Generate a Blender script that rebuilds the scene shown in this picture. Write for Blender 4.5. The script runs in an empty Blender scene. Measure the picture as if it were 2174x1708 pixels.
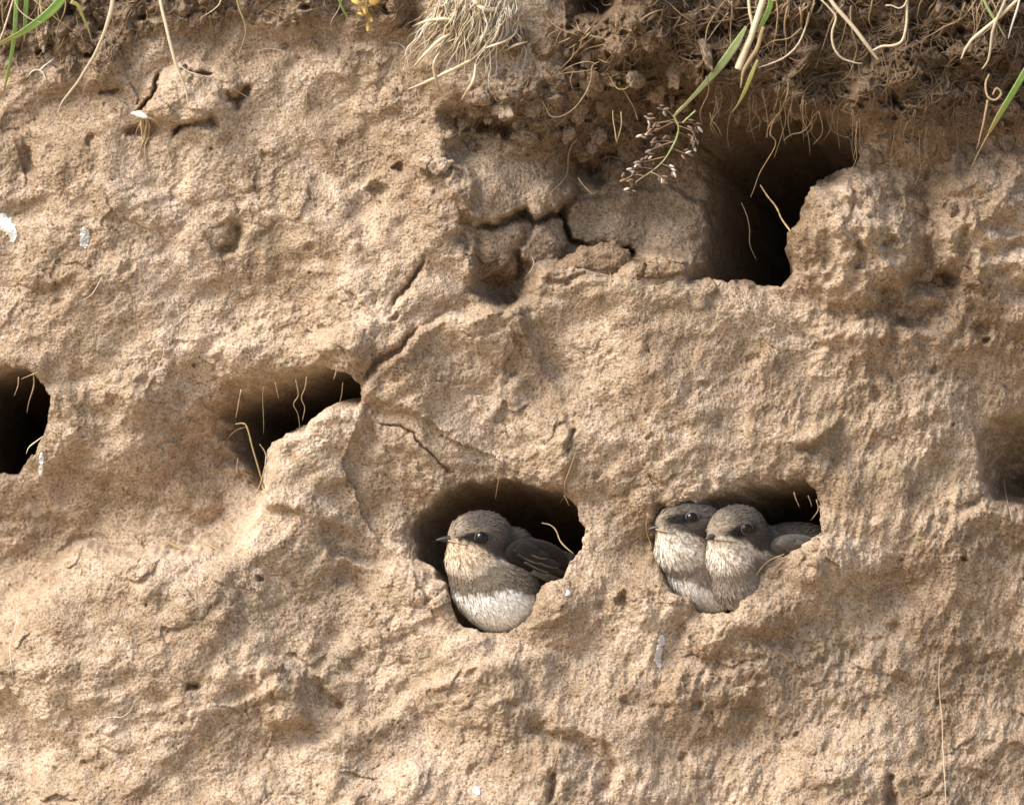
import bpy, math, random
import numpy as np

random.seed(7)
RNG = np.random.default_rng(11)
scene = bpy.context.scene
COL = scene.collection
R = math.radians

# ---------------------------------------------------------------- camera
# 1 drawing unit ("px") = S metres; the frame is 2174 x 1708 units = 0.40 x 0.314 m of river bank
S = 0.40 / 2174.0
CX, CY, ZC = 1087.0, 854.0, 1.60
DIST = 6.0
cam_d = bpy.data.cameras.new('camera')
cam = bpy.data.objects.new('camera', cam_d); COL.objects.link(cam)
cam.location = (0.0, -DIST, ZC); cam.rotation_euler = (R(90), 0, 0)
cam_d.sensor_width = 36.0; cam_d.lens = 36.0 * DIST / 0.40
cam_d.clip_start = 0.1; cam_d.clip_end = 500.0
cam_d.dof.use_dof = True; cam_d.dof.focus_distance = DIST + 0.002; cam_d.dof.aperture_fstop = 9.0
scene.camera = cam

# ---------------------------------------------------------------- sky and sun (thin bright cloud, soft shadows)
SUN_DIR = np.array([-0.62, -0.36, 0.70]); SUN_DIR /= np.linalg.norm(SUN_DIR)
elev = math.asin(SUN_DIR[2]); azim = math.atan2(SUN_DIR[0], SUN_DIR[1])
world = bpy.data.worlds.new('World'); scene.world = world; world.use_nodes = True
wn = world.node_tree.nodes; wl = world.node_tree.links
for n in list(wn): wn.remove(n)
sky = wn.new('ShaderNodeTexSky'); sky.sky_type = 'NISHITA'; sky.sun_disc = False
sky.sun_elevation = elev; sky.sun_rotation = azim
sky.air_density = 1.0; sky.dust_density = 3.0
bg = wn.new('ShaderNodeBackground'); bg.inputs['Strength'].default_value = 0.115
wo = wn.new('ShaderNodeOutputWorld')
wl.new(sky.outputs['Color'], bg.inputs['Color']); wl.new(bg.outputs['Background'], wo.inputs['Surface'])
sun_d = bpy.data.lights.new('sun', 'SUN'); sun_d.energy = 2.6; sun_d.angle = R(32.0); sun_d.color = (1.0, 0.95, 0.90)
sun = bpy.data.objects.new('sun', sun_d); COL.objects.link(sun); sun.location = (-3, -3, 5)
from mathutils import Vector
sun.rotation_euler = Vector(tuple(-SUN_DIR)).to_track_quat('-Z', 'Y').to_euler()
vs = scene.view_settings; vs.view_transform = 'Standard'; vs.look = 'None'
vs.exposure = 0.98; vs.gamma = 1.0; vs.use_curve_mapping = False
scene.cycles.max_bounces = 6; scene.cycles.diffuse_bounces = 3

# ---------------------------------------------------------------- noise helpers (numpy)
PERM = np.random.default_rng(3).permutation(4096)
ANG = np.random.default_rng(4).random(4096) * 2 * np.pi
GX, GY = np.cos(ANG), np.sin(ANG)
RND1 = np.random.default_rng(5).random(4096); RND2 = np.random.default_rng(6).random(4096)
def hsh(ix, iy, seed): return PERM[(PERM[(ix + seed * 131) & 4095] + iy) & 4095]
def perlin(x, y, seed=0):
    xf = np.floor(x); yf = np.floor(y); ix = xf.astype(np.int64); iy = yf.astype(np.int64)
    fx = x - xf; fy = y - yf
    u = fx * fx * fx * (fx * (fx * 6 - 15) + 10); v = fy * fy * fy * (fy * (fy * 6 - 15) + 10)
    def g(dx, dy):
        h = hsh(ix + dx, iy + dy, seed)
        return GX[h] * (fx - dx) + GY[h] * (fy - dy)
    a = g(0, 0); b = g(1, 0); c = g(0, 1); d = g(1, 1)
    return (a + (b - a) * u + ((c + (d - c) * u) - (a + (b - a) * u)) * v) * 1.45
def fbm(x, y, octs, seed=0, gain=0.5):
    r = 0; amp = 1.0
    for i in range(octs):
        r = r + amp * perlin(x, y, seed + i * 7); x = x * 2.03 + 13.1; y = y * 2.03 + 7.7; amp *= gain
    return r
def worley(x, y, seed=0):
    xf = np.floor(x); yf = np.floor(y); ix = xf.astype(np.int64); iy = yf.astype(np.int64)
    f1 = np.full(x.shape, 9.0); f2 = np.full(x.shape, 9.0); cid = np.zeros(x.shape, np.int64)
    for dx in (-1, 0, 1):
        for dy in (-1, 0, 1):
            h = hsh(ix + dx, iy + dy, seed)
            d = (ix + dx + RND1[h] - x) ** 2 + (iy + dy + RND2[h] - y) ** 2
            m = d < f1
            f2 = np.where(m, f1, np.minimum(f2, d)); cid = np.where(m, h, cid); f1 = np.where(m, d, f1)
    return np.sqrt(f1), np.sqrt(f2), RND1[(cid * 7 + 3) & 4095]
def sst(a, b, x):
    t = np.clip((x - a) / (b - a), 0, 1); return t * t * (3 - 2 * t)

def poly_sdf(pts, X, Y):
    """signed distance to a closed polygon, negative inside"""
    d = np.full(X.shape, 1e12); s = np.ones(X.shape)
    n = len(pts)
    for i in range(n):
        ax, ay = pts[i]; bx, by = pts[i - 1]
        ex, ey = bx - ax, by - ay; wx, wy = X - ax, Y - ay
        t = np.clip((wx * ex + wy * ey) / (ex * ex + ey * ey + 1e-9), 0, 1)
        d = np.minimum(d, (wx - ex * t) ** 2 + (wy - ey * t) ** 2)
        c1 = Y >= ay; c2 = Y < by; c3 = ex * wy > ey * wx
        flip = (c1 & c2 & c3) | (~c1 & ~c2 & ~c3)
        s = np.where(flip, -s, s)
    return s * np.sqrt(d)
def line_sd(pts, X, Y):
    """distance to an open polyline, side (+ = right of travel), arc length from the start and total length"""
    best = np.full(X.shape, 1e12); side = np.zeros(X.shape); arc = np.zeros(X.shape); L = 0.0
    for (ax, ay), (bx, by) in zip(pts[:-1], pts[1:]):
        ex, ey = bx - ax, by - ay; ln = math.hypot(ex, ey); wx, wy = X - ax, Y - ay
        t = np.clip((wx * ex + wy * ey) / (ln * ln), 0, 1)
        d = (wx - ex * t) ** 2 + (wy - ey * t) ** 2
        m = d < best
        best = np.where(m, d, best); side = np.where(m, np.sign(ex * wy - ey * wx), side); arc = np.where(m, L + t * ln, arc); L += ln
    return np.sqrt(best), side, arc, L

# ---------------------------------------------------------------- the relief of the bank
# holes: outline, depth of the soft funnel, width of the funnel, tunnel depth
HOLES = [
 ([(30,1003),(62,962),(95,915),(105,862),(92,812),(62,782),(15,776),(-70,790),(-90,900),(-70,1010)], 25, 40, 1.0, 'a'),
 ([(455,868),(500,832),(560,822),(620,806),(690,780),(730,790),(765,818),(763,862),(700,868),(660,886),(640,916),(602,926),(574,948),(566,985),(560,1036),(543,1040),(508,1000),(470,930)], 115, 110, 1.0, 'b'),
 ([(1492,300),(1502,400),(1512,480),(1505,556),(1455,578),(1462,590),(1530,592),(1600,600),(1660,602),(1686,574),(1670,530),(1670,500),(1702,460),(1716,400),(1762,366),(1826,350),(1822,295),(1780,262),(1650,236),(1560,250)], 15, 28, 1.0, 'c'),
 ([(1058,600),(1108,596),(1126,628),(1102,654),(1072,660),(1044,646),(1040,618)], 36, 42, 0.10, 'd'),
 ([(882,1082),(920,1062),(962,1030),(1050,1014),(1130,1024),(1196,1044),(1226,1072),(1241,1132),(1230,1170),(1200,1215),(1150,1244),(1132,1298),(1086,1334),(1040,1346),(982,1332),(962,1300),(946,1240),(916,1200),(882,1190),(873,1132)], 40, 55, 1.0, 'e'),
 ([(1388,1104),(1402,1076),(1480,1062),(1560,1036),(1640,1018),(1706,1013),(1731,1046),(1746,1092),(1740,1130),(1690,1166),(1640,1186),(1596,1216),(1590,1256),(1560,1290),(1520,1306),(1472,1298),(1424,1252),(1394,1190),(1382,1140)], 60, 75, 1.0, 'f'),
 ([(2128,1046),(2150,1020),(2200,990),(2300,980),(2300,1066),(2172,1058)], 60, 75, 1.0, 'g'),
 ([(1186,0),(1196,-80),(1330,-90),(1325,20),(1290,52),(1200,58)], 8, 20, 0.10, 'h'),
]
TUNNEL = {'a': (.1, -.1), 'b': (.22, -.08), 'c': (.22, -.22), 'd': (.2, -.2), 'e': (.16, -.16), 'f': (.26, -.14), 'g': (.3, -.1), 'h': (.1, -.1)}   # drift of each tunnel to the right / downhill per depth

def crop(xs, ys, mg):
    x0, x1, y0, y1 = min(xs) - mg, max(xs) + mg, min(ys) - mg, max(ys) + mg
    return (slice(np.searchsorted(VA, y0), np.searchsorted(VA, y1)), slice(np.searchsorted(UA, x0), np.searchsorted(UA, x1)))
def bump(h, X, Y, cx, cy, rx, ry, rot, amp, p=2.0):
    c = crop([cx - max(rx, ry), cx + max(rx, ry)], [cy - max(rx, ry), cy + max(rx, ry)], 40)
    a = R(rot); dx, dy = X[c] - cx, Y[c] - cy
    u = (dx * math.cos(a) + dy * math.sin(a)) / rx; v = (-dx * math.sin(a) + dy * math.cos(a)) / ry
    r = np.sqrt(u * u + v * v)
    h[c] += amp * np.where(r < 1, (1 - np.clip(r, 0, 1) ** p), 0)
def groove(h, X, Y, pts, w, depth):
    c = crop([p[0] for p in pts], [p[1] for p in pts], 4 * w + 25)
    if h[c].size == 0: return
    d, s, a, L = line_sd(pts, X[c], Y[c])
    ends = np.minimum(1, np.minimum(a, L - a) / (0.15 * L) + 0.25)
    h[c] -= depth * ends * np.exp(-(d / w) ** 2)
def step(h, X, Y, pts, amp, w, fade, endfade=50):
    c = crop([p[0] for p in pts], [p[1] for p in pts], 4 * fade + 40)
    d, s, a, L = line_sd(pts, X[c], Y[c]); sd = d * s
    ends = sst(0, endfade, a) * sst(0, endfade, L - a)
    h[c] += amp * ends * (1 / (1 + np.exp(-np.clip(sd / w, -30, 30)))) * np.exp(-np.maximum(sd, 0) / fade)
def area(h, X, Y, pts, amp, soft):
    c = crop([p[0] for p in pts], [p[1] for p in pts], soft + 60)
    h[c] += amp * (1 - sst(-soft, soft, poly_sdf(pts, X[c], Y[c])))

def slab(h, X, Y, pts, amp, e, dx=0.0, dy=0.0, dome=0.25):
    xs = [p[0] for p in pts]; ys = [p[1] for p in pts]; c = crop(xs, ys, 40)
    sd = poly_sdf(pts, X[c], Y[c]); w = 1 - sst(-e, e, sd)
    if dx or dy: w = w * np.clip(0.5 + ((X[c] - 0.5 * (min(xs) + max(xs))) * dx / (max(xs) - min(xs)) + (Y[c] - 0.5 * (min(ys) + max(ys))) * dy / (max(ys) - min(ys))), 0, 1)
    h[c] += amp * w * (1 - dome * np.exp(np.minimum(sd, 0) / 22))

def bank(X0, Y0, fine=1.0):
    # ragged edges: warp the drawing coordinates
    X = X0 + 16 * perlin(X0 / 130, Y0 / 130, 5) + 9 * perlin(X0 / 60, Y0 / 60, 1) + 5.0 * perlin(X0 / 22, Y0 / 22, 2) + 2.6 * perlin(X0 / 9, Y0 / 9, 3)
    Y = Y0 + 16 * perlin(X0 / 130, Y0 / 130, 25) + 9 * perlin(X0 / 60, Y0 / 60, 21) + 5.0 * perlin(X0 / 22, Y0 / 22, 22) + 2.6 * perlin(X0 / 9, Y0 / 9, 23)
    h = np.zeros(X.shape)
    # overall shape: bulges towards the middle, falls back to the left and the right
    h += np.where(X < 1150, -0.00006, -0.00011) * np.clip(X - 1150, -1500, 1300) ** 2 - 0.05 * np.maximum(0, 500 - Y)
    h += 46 * fbm(X0 / 420, Y0 / 420, 2, 40)
    foot = np.interp(X0, [-400, 0, 120, 480, 640, 900, 1300, 1800, 2200], [1330, 1290, 1190, 1170, 1240, 1330, 1330, 1360, 1300]) + 30 * perlin(X0 / 120, Y0 / 500, 41)
    dn = np.clip(Y0 - foot, 0, 1200); h += 0.30 * dn * dn / (dn + 40) * (1 - 0.35 * sst(1200, 2000, X0))
    h += 0.10 * np.clip(Y0 - 640, 0, 420) * sst(700, 1000, X0)
    base = h; h = np.zeros(X.shape)
    # --- recessed, shaded alcove right of the vertical ridge
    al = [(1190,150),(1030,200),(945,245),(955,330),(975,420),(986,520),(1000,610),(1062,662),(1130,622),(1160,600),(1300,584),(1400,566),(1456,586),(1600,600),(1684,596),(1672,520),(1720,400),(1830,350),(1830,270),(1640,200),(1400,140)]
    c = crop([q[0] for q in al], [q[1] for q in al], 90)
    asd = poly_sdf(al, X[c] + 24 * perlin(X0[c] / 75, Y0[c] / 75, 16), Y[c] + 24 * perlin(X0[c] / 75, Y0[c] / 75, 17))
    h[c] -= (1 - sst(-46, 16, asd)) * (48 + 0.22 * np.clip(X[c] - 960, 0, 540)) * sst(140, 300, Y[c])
    ALC_SHADE = np.zeros(X.shape); ALC_SHADE[c] = (1 - sst(-20, 40, asd))  # colour mask for the shade painted over the alcove
    # --- block at the top that carries the root tuft
    area(h, X, Y, [(905,-400),(900,60),(888,150),(935,220),(1010,215),(1100,195),(1170,150),(1196,110),(1192,-400)], 34, 34)
    # --- overhanging sod on the right
    area(h, X, Y, [(1330,-400),(1340,60),(1480,190),(1560,232),(1650,222),(1800,262),(1900,292),(2010,296),(2110,282),(2500,270),(2500,-400)], 74, 42)
    area(h, X, Y, [(1196,-400),(1198,60),(1300,120),(1420,150),(1420,-400)], 30, 24)
    # --- dark crumbling lip at the top left
    area(h, X, Y, [(-400,-400),(-400,190),(60,205),(150,190),(222,175),(262,100),(380,60),(520,40),(600,75),(760,62),(870,60),(870,-400)], 22, 26)
    # --- lumps in the alcove
    slab(h, X, Y, [(962,330),(1010,300),(1080,288),(1160,298),(1215,330),(1232,385),(1218,420),(1190,438),(1150,452),(1128,472),(1108,447),(1080,462),(1045,482),(1000,480),(975,445),(958,390)], 66, 7, 0.1, 0.75, 0.3)
    bump(h, X, Y, 1085, 385, 120, 90, -8, 18, 2.0)
    bump(h, X, Y, 1180, 420, 70, 48, -20, 22, 2.5)
    bump(h, X, Y, 1120, 255, 170, 80, 10, 40, 2.4)
    slab(h, X, Y, [(1205,432),(1250,415),(1330,398),(1420,400),(1490,430),(1510,480),(1502,560),(1450,572),(1400,556),(1340,530),(1290,512),(1240,522),(1212,510),(1195,465)], 50, 7, 0.25, 0.3, 0.3)
    slab(h, X, Y, [(1128,470),(1190,452),(1204,520),(1188,565),(1140,585),(1108,545)], 26, 6)
    slab(h, X, Y, [(1000,490),(1100,470),(1110,540),(1040,590),(1002,580)], 20, 8)
    bump(h, X, Y, 1450, 510, 80, 75, 0, 22, 2.6)
    bump(h, X, Y, 1115, 520, 95, 90, 0, 26, 2.6)
    bump(h, X, Y, 1245, 570, 120, 50, -18, 16, 2.0)
    bump(h, X, Y, 920, 340, 52, 32, 10, 14, 2.2)
    groove(h, X, Y, [(985,470),(1040,482),(1075,462),(1110,448),(1128,470),(1180,452),(1212,420),(1235,392)], 8, 34)
    groove(h, X, Y, [(1186,438),(1198,470),(1212,512),(1245,520),(1262,536)], 6, 38)
    groove(h, X, Y, [(1148,606),(1200,606),(1250,600),(1300,592)], 5, 14)
    groove(h, X, Y, [(1325,520),(1345,545),(1375,566)], 9, 44)
    groove(h, X, Y, [(1105,540),(1112,565),(1110,600)], 5, 22)
    groove(h, X, Y, [(1010,265),(1060,272),(1085,282)], 12, 40)
    groove(h, X, Y, [(1230,340),(1260,352),(1290,378)], 13, 34)
    groove(h, X, Y, [(1200,135),(1300,150),(1380,132)], 10, 16)
    # --- blocks round the upper right hole
    bump(h, X, Y, 1810, 500, 160, 165, -15, 52, 2.6)
    bump(h, X, Y, 1905, 345, 95, 70, 0, 18, 2.2)
    bump(h, X, Y, 2125, 450, 165, 180, 0, 74, 2.6)
    slab(h, X, Y, [(2060,600),(2085,560),(2130,540),(2260,520),(2300,760),(2174,720),(2140,690),(2090,660)], 60, 12, 0.5, 0.2, 0.4)
    groove(h, X, Y, [(1960,330),(1950,420),(1962,510),(1990,575),(2060,605)], 40, 26)
    groove(h, X, Y, [(1818,510),(1826,530),(1812,575)], 9, 22)
    groove(h, X, Y, [(2060,440),(2040,500),(2046,545)], 8, 14)
    bump(h, X, Y, 1930, 645, 76, 42, 15, 16, 2.2)
    groove(h, X, Y, [(1880,655),(1920,684),(1975,690)], 9, 9)
    groove(h, X, Y, [(2020,560),(2032,640),(1990,672)], 18, 15)
    c = crop([1690, 2300], [290, 760], 40); w3_ = sst(1660, 1760, X[c]) * sst(270, 330, Y[c]) * sst(820, 700, Y[c])
    l1, l2, lr = worley((X[c] + 20 * perlin(X0[c] / 50, Y0[c] / 50, 44)) / 105, (Y[c] + 20 * perlin(X0[c] / 50, Y0[c] / 50, 45)) / 88, 33)
    h[c] += w3_ * (20 * (lr - 0.5) * sst(0.0, 0.40, l2 - l1) + 17 * np.sqrt(np.clip(1 - 0.9 * l1 * l1, 0, 1)) + 12 * fbm(X0[c] / 60, Y0[c] / 52, 3, 46))
    # --- slab with undercut at the upper left
    bump(h, X, Y, 395, 205, 118, 72, -12, 30, 3.6)
    groove(h, X, Y, [(345,148),(325,182),(305,212),(286,232)], 4.5, 34)
    groove(h, X, Y, [(388,142),(408,163),(452,166)], 5, 24)
    groove(h, X, Y, [(470,215),(500,222),(535,192)], 9, 30)
    groove(h, X, Y, [(368,290),(388,268),(420,258),(448,264)], 7, 30)
    groove(h, X, Y, [(262,278),(290,272),(345,258)], 12, 22)
    groove(h, X, Y, [(205,192),(245,190)], 5, 16)
    groove(h, X, Y, [(30,340),(60,335)], 30, 24)
    groove(h, X, Y, [(185,312),(205,300)], 9, 14)
    groove(h, X, Y, [(505,462),(500,500),(494,520),(468,535)], 9, 20)
    step(h, X, Y, [(520,440),(508,520),(470,560)], -9, 5, 90)
    # --- diagonal slabs in the middle
    slab(h, X, Y, [(676,738),(700,712),(760,688),(830,652),(880,606),(906,556),(955,600),(965,655),(930,672),(880,702),(832,744),(792,787),(768,810),(735,802),(704,772)], 20, 5, -0.3, 0.5, 0.3)
    step(h, X, Y, [(758,860),(770,815),(800,780),(840,742),(900,697),(960,680),(1060,662),(1110,640)], 40, 4, 190, 30)
    step(h, X, Y, [(690,760),(700,720),(760,690),(830,655),(880,600),(905,545)], 13, 5, 80)
    groove(h, X, Y, [(760,812),(800,772),(836,735),(880,702)], 7, 16)
    groove(h, X, Y, [(824,640),(868,596),(900,548)], 6, 18)
    # --- over the second hole: rounded brow
    slab(h, X, Y, [(452,762),(470,725),(540,698),(640,688),(694,702),(704,745),(684,778),(612,797),(540,814),(490,814),(462,797)], 36, 11, 0.0, 0.7, 0.4)
    bump(h, X, Y, 575, 750, 120, 66, -10, 14, 2.2)
    bump(h, X, Y, 735, 752, 66, 64, -20, 26, 2.6)
    # --- step from the second hole down to the big boulder
    step(h, X, Y, [(545,1062),(572,1000),(575,950),(602,926),(640,916),(660,886),(700,866),(770,858),(800,880)], 38, 4, 170, 30)
    step(h, X, Y, [(-60,1480),(0,1390),(55,1290),(95,1215),(120,1180),(180,1163),(290,1178),(400,1168),(478,1160),(520,1100),(552,1045),(570,1000)], 34, 5, 220, 60)
    bump(h, X, Y, 300, 1330, 300, 210, -15, 18, 2.0)
    groove(h, X, Y, [(80,1200),(170,1152),(290,1162),(400,1152),(478,1142)], 14, 12)
    area(h, X, Y, [(120,1165),(290,1160),(480,1138),(545,1050),(562,1000),(490,930),(420,870),(330,850),(220,880),(150,960),(60,1040),(-80,1080),(-80,1330),(40,1270)], -16, 60)
    def undercut(pts, y0, k, mx, e=7):           # face that leans back towards its foot, cut off sharply by the ledge below
        c = crop([q[0] for q in pts], [q[1] for q in pts], 30)
        h[c] -= k * np.clip(Y[c] - y0, 0, mx) * (1 - sst(-e, e, poly_sdf(pts, X[c], Y[c])))
    undercut([(-300,830),(200,830),(420,850),(488,930),(548,1045),(522,1100),(478,1160),(400,1168),(290,1178),(180,1163),(120,1180),(95,1215),(55,1290),(0,1390),(-60,1480),(-300,1480)], 840, 0.27, 330)
    undercut([(2070,880),(2300,850),(2300,1056),(2130,1054),(2092,1010)], 870, 0.42, 180, 12)
    undercut([(690,1010),(800,960),(880,1010),(880,1090),(915,1200),(840,1204),(760,1192),(690,1155),(660,1080)], 1010, 0.13, 200, 10)
    undercut([(1990,440),(2100,420),(2070,560),(2050,610),(1970,690),(1890,680),(1860,620),(1960,560)], 450, 0.16, 230, 12)
    bump(h, X, Y, 330, 1300, 420, 230, -14, 34, 1.8)
    bump(h, X, Y, 640, 1120, 130, 190, 20, 18, 1.8)
    bump(h, X, Y, 400, 1060, 60, 55, 0, 16, 2.2)
    # --- thin crack into the roof over the lone bird, ledges
    groove(h, X, Y, [(800,890),(850,908),(900,945),(938,980),(962,1000)], 2.4, 12)
    step(h, X, Y, [(1235,905),(1222,940),(1212,985),(1200,1030),(1150,1030)], 16, 5, 60, 25)
    groove(h, X, Y, [(1228,905),(1222,935),(1214,965)], 6, 18)
    groove(h, X, Y, [(1690,962),(1735,955),(1790,905)], 9, 13)
    bump(h, X, Y, 1740, 920, 60, 30, -25, 14, 2.2)
    # --- lips below the nest holes stand proud
    bump(h, X, Y, 1190, 1290, 110, 80, -35, 26, 2.2)
    bump(h, X, Y, 1690, 1240, 150, 90, -35, 34, 2.2)
    bump(h, X, Y, 1560, 1340, 120, 60, 0, 22, 2.2)
    bump(h, X, Y, 1040, 1385, 130, 60, 0, 18, 2.2)
    # --- hollow on the right edge, ledge below it
    bump(h, X, Y, 2185, 985, 110, 130, 0, -80, 2.0)
    step(h, X, Y, [(1990,1130),(2060,1085),(2130,1062),(2260,1062)], 22, 5, 80, 40)
    # --- lower left and bottom
    groove(h, X, Y, [(530,1230),(520,1300),(500,1400),(480,1480)], 40, 9)
    bump(h, X, Y, 595, 1440, 50, 46, 0, 24, 2.2)
    bump(h, X, Y, 610, 1500, 55, 50, 0, 18, 2.2)
    groove(h, X, Y, [(668,1445),(690,1470),(740,1490)], 16, 22)
    groove(h, X, Y, [(400,1455),(430,1462)], 8, 22)
    step(h, X, Y, [(600,1610),(650,1582),(700,1562),(785,1529),(850,1490),(906,1453),(1000,1408),(1090,1390),(1200,1380)], 24, 6, 130, 60)
    step(h, X, Y, [(400,1510),(480,1492),(560,1464),(600,1446),(634,1470),(652,1525)], 20, 4, 60, 25)
    step(h, X, Y, [(506,1492),(516,1430),(522,1380),(548,1330)], 9, 6, 60, 35)
    step(h, X, Y, [(836,1360),(800,1302),(755,1250),(700,1215)], -13, 4, 60, 25)
    step(h, X, Y, [(690,1150),(760,1190),(840,1200),(915,1204)], 14, 4, 60, 25)
    step(h, X, Y, [(1390,1480),(1450,1440),(1540,1420),(1640,1380),(1740,1330)], 12, 8, 90, 40)
    step(h, X, Y, [(1580,760),(1680,720),(1790,690),(1880,700)], 14, 7, 90, 40)
    step(h, X, Y, [(60,620),(160,570),(300,560),(420,500)], 10, 8, 110, 50)
    step(h, X, Y, [(560,640),(620,590),(700,560),(800,500)], 10, 7, 90, 40)
    groove(h, X, Y, [(1130,1540),(1170,1560),(1215,1570),(1255,1600),(1285,1650)], 18, 26)
    groove(h, X, Y, [(1285,1565),(1290,1630),(1280,1690)], 12, 18)
    groove(h, X, Y, [(1180,1640),(1160,1700)], 8, 22)
    groove(h, X, Y, [(1890,1640),(1880,1720)], 10, 20)
    groove(h, X, Y, [(700,1150),(740,1210),(800,1270)], 14, 8)
    step(h, X, Y, [(700,1180),(780,1200),(860,1225),(915,1235)], -10, 8, 60)
    for (cx, cy, rr, dp) in [(800,400,20,22),(848,344,12,18),(830,664,11,20),(1322,1274,16,24),(560,1240,9,16),(672,1442,14,16),(1880,520,14,16),(2098,720,12,18),(2035,640,14,18),(2048,1180,9,16),
                             (410,770,9,12),(1270,355,12,14),(690,690,10,8),(1100,540,8,14),(1455,1610,8,12),(1690,1560,10,10),(1265,1015,10,8),(300,815,16,9),(640,1240,9,10),(260,560,14,9),(120,640,12,8),
                             (560,330,14,8),(720,300,10,8),(660,520,12,9),(1490,830,12,9),(1600,760,14,9),(1380,930,9,8),(1530,900,10,8),(1860,840,14,10),(1960,900,16,10),(1990,780,12,12),(1150,760,9,6),
                             (1000,1430,12,9),(860,1400,12,9),(1330,1480,12,9),(1480,1500,10,9),(1610,1450,12,10),(1760,1400,10,9),(1900,1330,12,10),(2000,1500,12,10),(2100,1400,12,10),(180,1620,12,8),(90,1440,10,8)]:
        bump(h, X, Y, cx, cy, rr * 1.3, rr, -20, -dp, 1.6)
    h = base + 1.45 * h
    # --- soil darkness (humus near the turf), roughness zone
    top = np.interp(X0, [-400,0,150,250,340,520,620,760,880,900,1195,1200,1340,1480,1560,1830,1950,2100,2174,2600], [170,165,165,150,80,45,70,60,40,-60,-60,150,235,260,250,285,290,270,280,280])
    soilf = 1 - sst(-75, 50, Y + 34 * fbm(X0 / 70, Y0 / 70, 3, 60) - top); soil = soilf * (0.62 + 0.38 * sst(900, 1300, X0))
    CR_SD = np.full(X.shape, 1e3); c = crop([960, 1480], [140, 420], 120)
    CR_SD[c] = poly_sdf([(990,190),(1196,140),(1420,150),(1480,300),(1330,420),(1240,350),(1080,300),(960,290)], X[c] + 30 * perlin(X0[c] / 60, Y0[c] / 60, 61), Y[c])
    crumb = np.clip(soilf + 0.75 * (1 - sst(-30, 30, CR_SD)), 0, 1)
    # --- grain of the bank: runs diagonally on the left, steeper on the right
    rt = sst(1150, 1900, X0 + 0.35 * (Y0 - 800))
    th = np.radians(38 + 34 * rt) + 0.25 * perlin(X0 / 300, Y0 / 300, 77)
    # coordinates along / across the grain, evaluated in two fixed frames and blended (keeps the pattern continuous)
    def grain(lam, ratio, seed, octs):
        out = 0
        for ang, wgt in ((R(36), 1 - rt), (R(68), rt)):
            a = X0 * math.cos(ang) - Y0 * math.sin(ang); b = X0 * math.sin(ang) + Y0 * math.cos(ang)
            wa = 0.35 * lam * perlin(X0 / (lam * 2.2), Y0 / (lam * 2.2), seed + 50)
            out = out + wgt * fbm((a + wa) / (lam * ratio), (b + wa) / lam, octs, seed)
        return out
    # lumps, worn ledges and gullies
    wx = X0 + 30 * perlin(X0 / 110, Y0 / 110, 71); wy = Y0 + 30 * perlin(X0 / 110, Y0 / 110, 72)
    h += 17 * fbm(wx / 190, wy / 150, 2, 80)
    gl = grain(120, 1.6, 100, 2); h += 12 * (0.35 - np.abs(gl)) + 6 * gl
    m3 = fbm(wx / 62, wy / 54, 2, 90); h += 6.0 * m3
    # crumbly nodules in patches
    na, nb, nr = worley((wx + 14 * perlin(X0 / 34, Y0 / 34, 151)) / 58, (wy + 14 * perlin(X0 / 34, Y0 / 34, 152)) / 50, 59)
    ma, mb, mr = worley((X0 + 9 * perlin(X0 / 20, Y0 / 20, 153)) / 25, (Y0 + 9 * perlin(X0 / 20, Y0 / 20, 154)) / 22, 69)
    patch = sst(-0.15, 0.45, fbm(X0 / 230, Y0 / 190, 2, 155)) * (1 - 0.6 * sst(1150, 1400, X0) * sst(640, 760, Y0) * sst(1080, 960, Y0))
    h += patch * (17 * nr * np.sqrt(np.clip(1 - 1.1 * na * na, 0, 1)) + 6.5 * mr * np.sqrt(np.clip(1 - 1.1 * ma * ma, 0, 1)))
    rl = grain(44, 2.2, 120, 2); h += 4.0 * (0.3 - np.abs(rl)) * (0.5 + 0.8 * rt) + 1.4 * rl
    rough = 0.45 + 0.75 * sst(-0.5, 0.6, fbm(X0 / 150, Y0 / 150, 2, 130))
    ribw = (0.35 + 0.65 * sst(800, 1300, X0 + 0.3 * (Y0 - 900))) * sst(-0.35, 0.35, perlin(X0 / 210, Y0 / 170, 135) + 0.10) * (0.25 + 0.75 * sst(600, 800, Y0))
    rib = fbm((X0 + 0.22 * Y0 + 16 * perlin(X0 / 90, Y0 / 90, 136)) / 19, (Y0 - 0.2 * X0) / 105, 2, 137); h += 3.2 * ribw * rib
    lump = fbm(X0 / 26, Y0 / 26, 2, 140); h += rough * (1.7 + 1.3 * rt) * lump
    g2 = grain(11, 2.0, 160, 2); h += fine * rough * (2.0 + 0.9 * rt) * g2
    h += fine * rough * 1.9 * fbm(X0 / 5.0, Y0 / 5.0, 2, 180)
    # a few pits where grains and pebbles have fallen out
    pit = fbm(X0 / 19, Y0 / 19, 2, 200); h -= fine * 9 * sst(0.80, 1.2, pit)
    # crumbs of soil
    qx = X0 + 26 * fbm(X0 / 45, Y0 / 45, 2, 300); qy = Y0 + 26 * fbm(X0 / 45, Y0 / 45, 2, 301)
    big = sst(-0.3, 0.3, perlin(X0 / 90, Y0 / 70, 305))
    f1, f2, r1 = worley(qx / 46, qy / 36, 9)
    e1, e2, r2 = worley(qx / 17, qy / 14, 19)
    cr1 = np.sqrt(np.clip(1 - (f1 * 1.25) ** 2, 0, 1)); cr2 = np.sqrt(np.clip(1 - (e1 * 1.3) ** 2, 0, 1))
    h += crumb * (r1 ** 1.5 * 34 * cr1 * (0.35 + big) + fine * (10 * r2 * cr2 + 4 * fbm(X0 / 12, Y0 / 9, 2, 325)))
    v1, v2, r3 = worley(qx / 92, qy / 66, 29)
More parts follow.
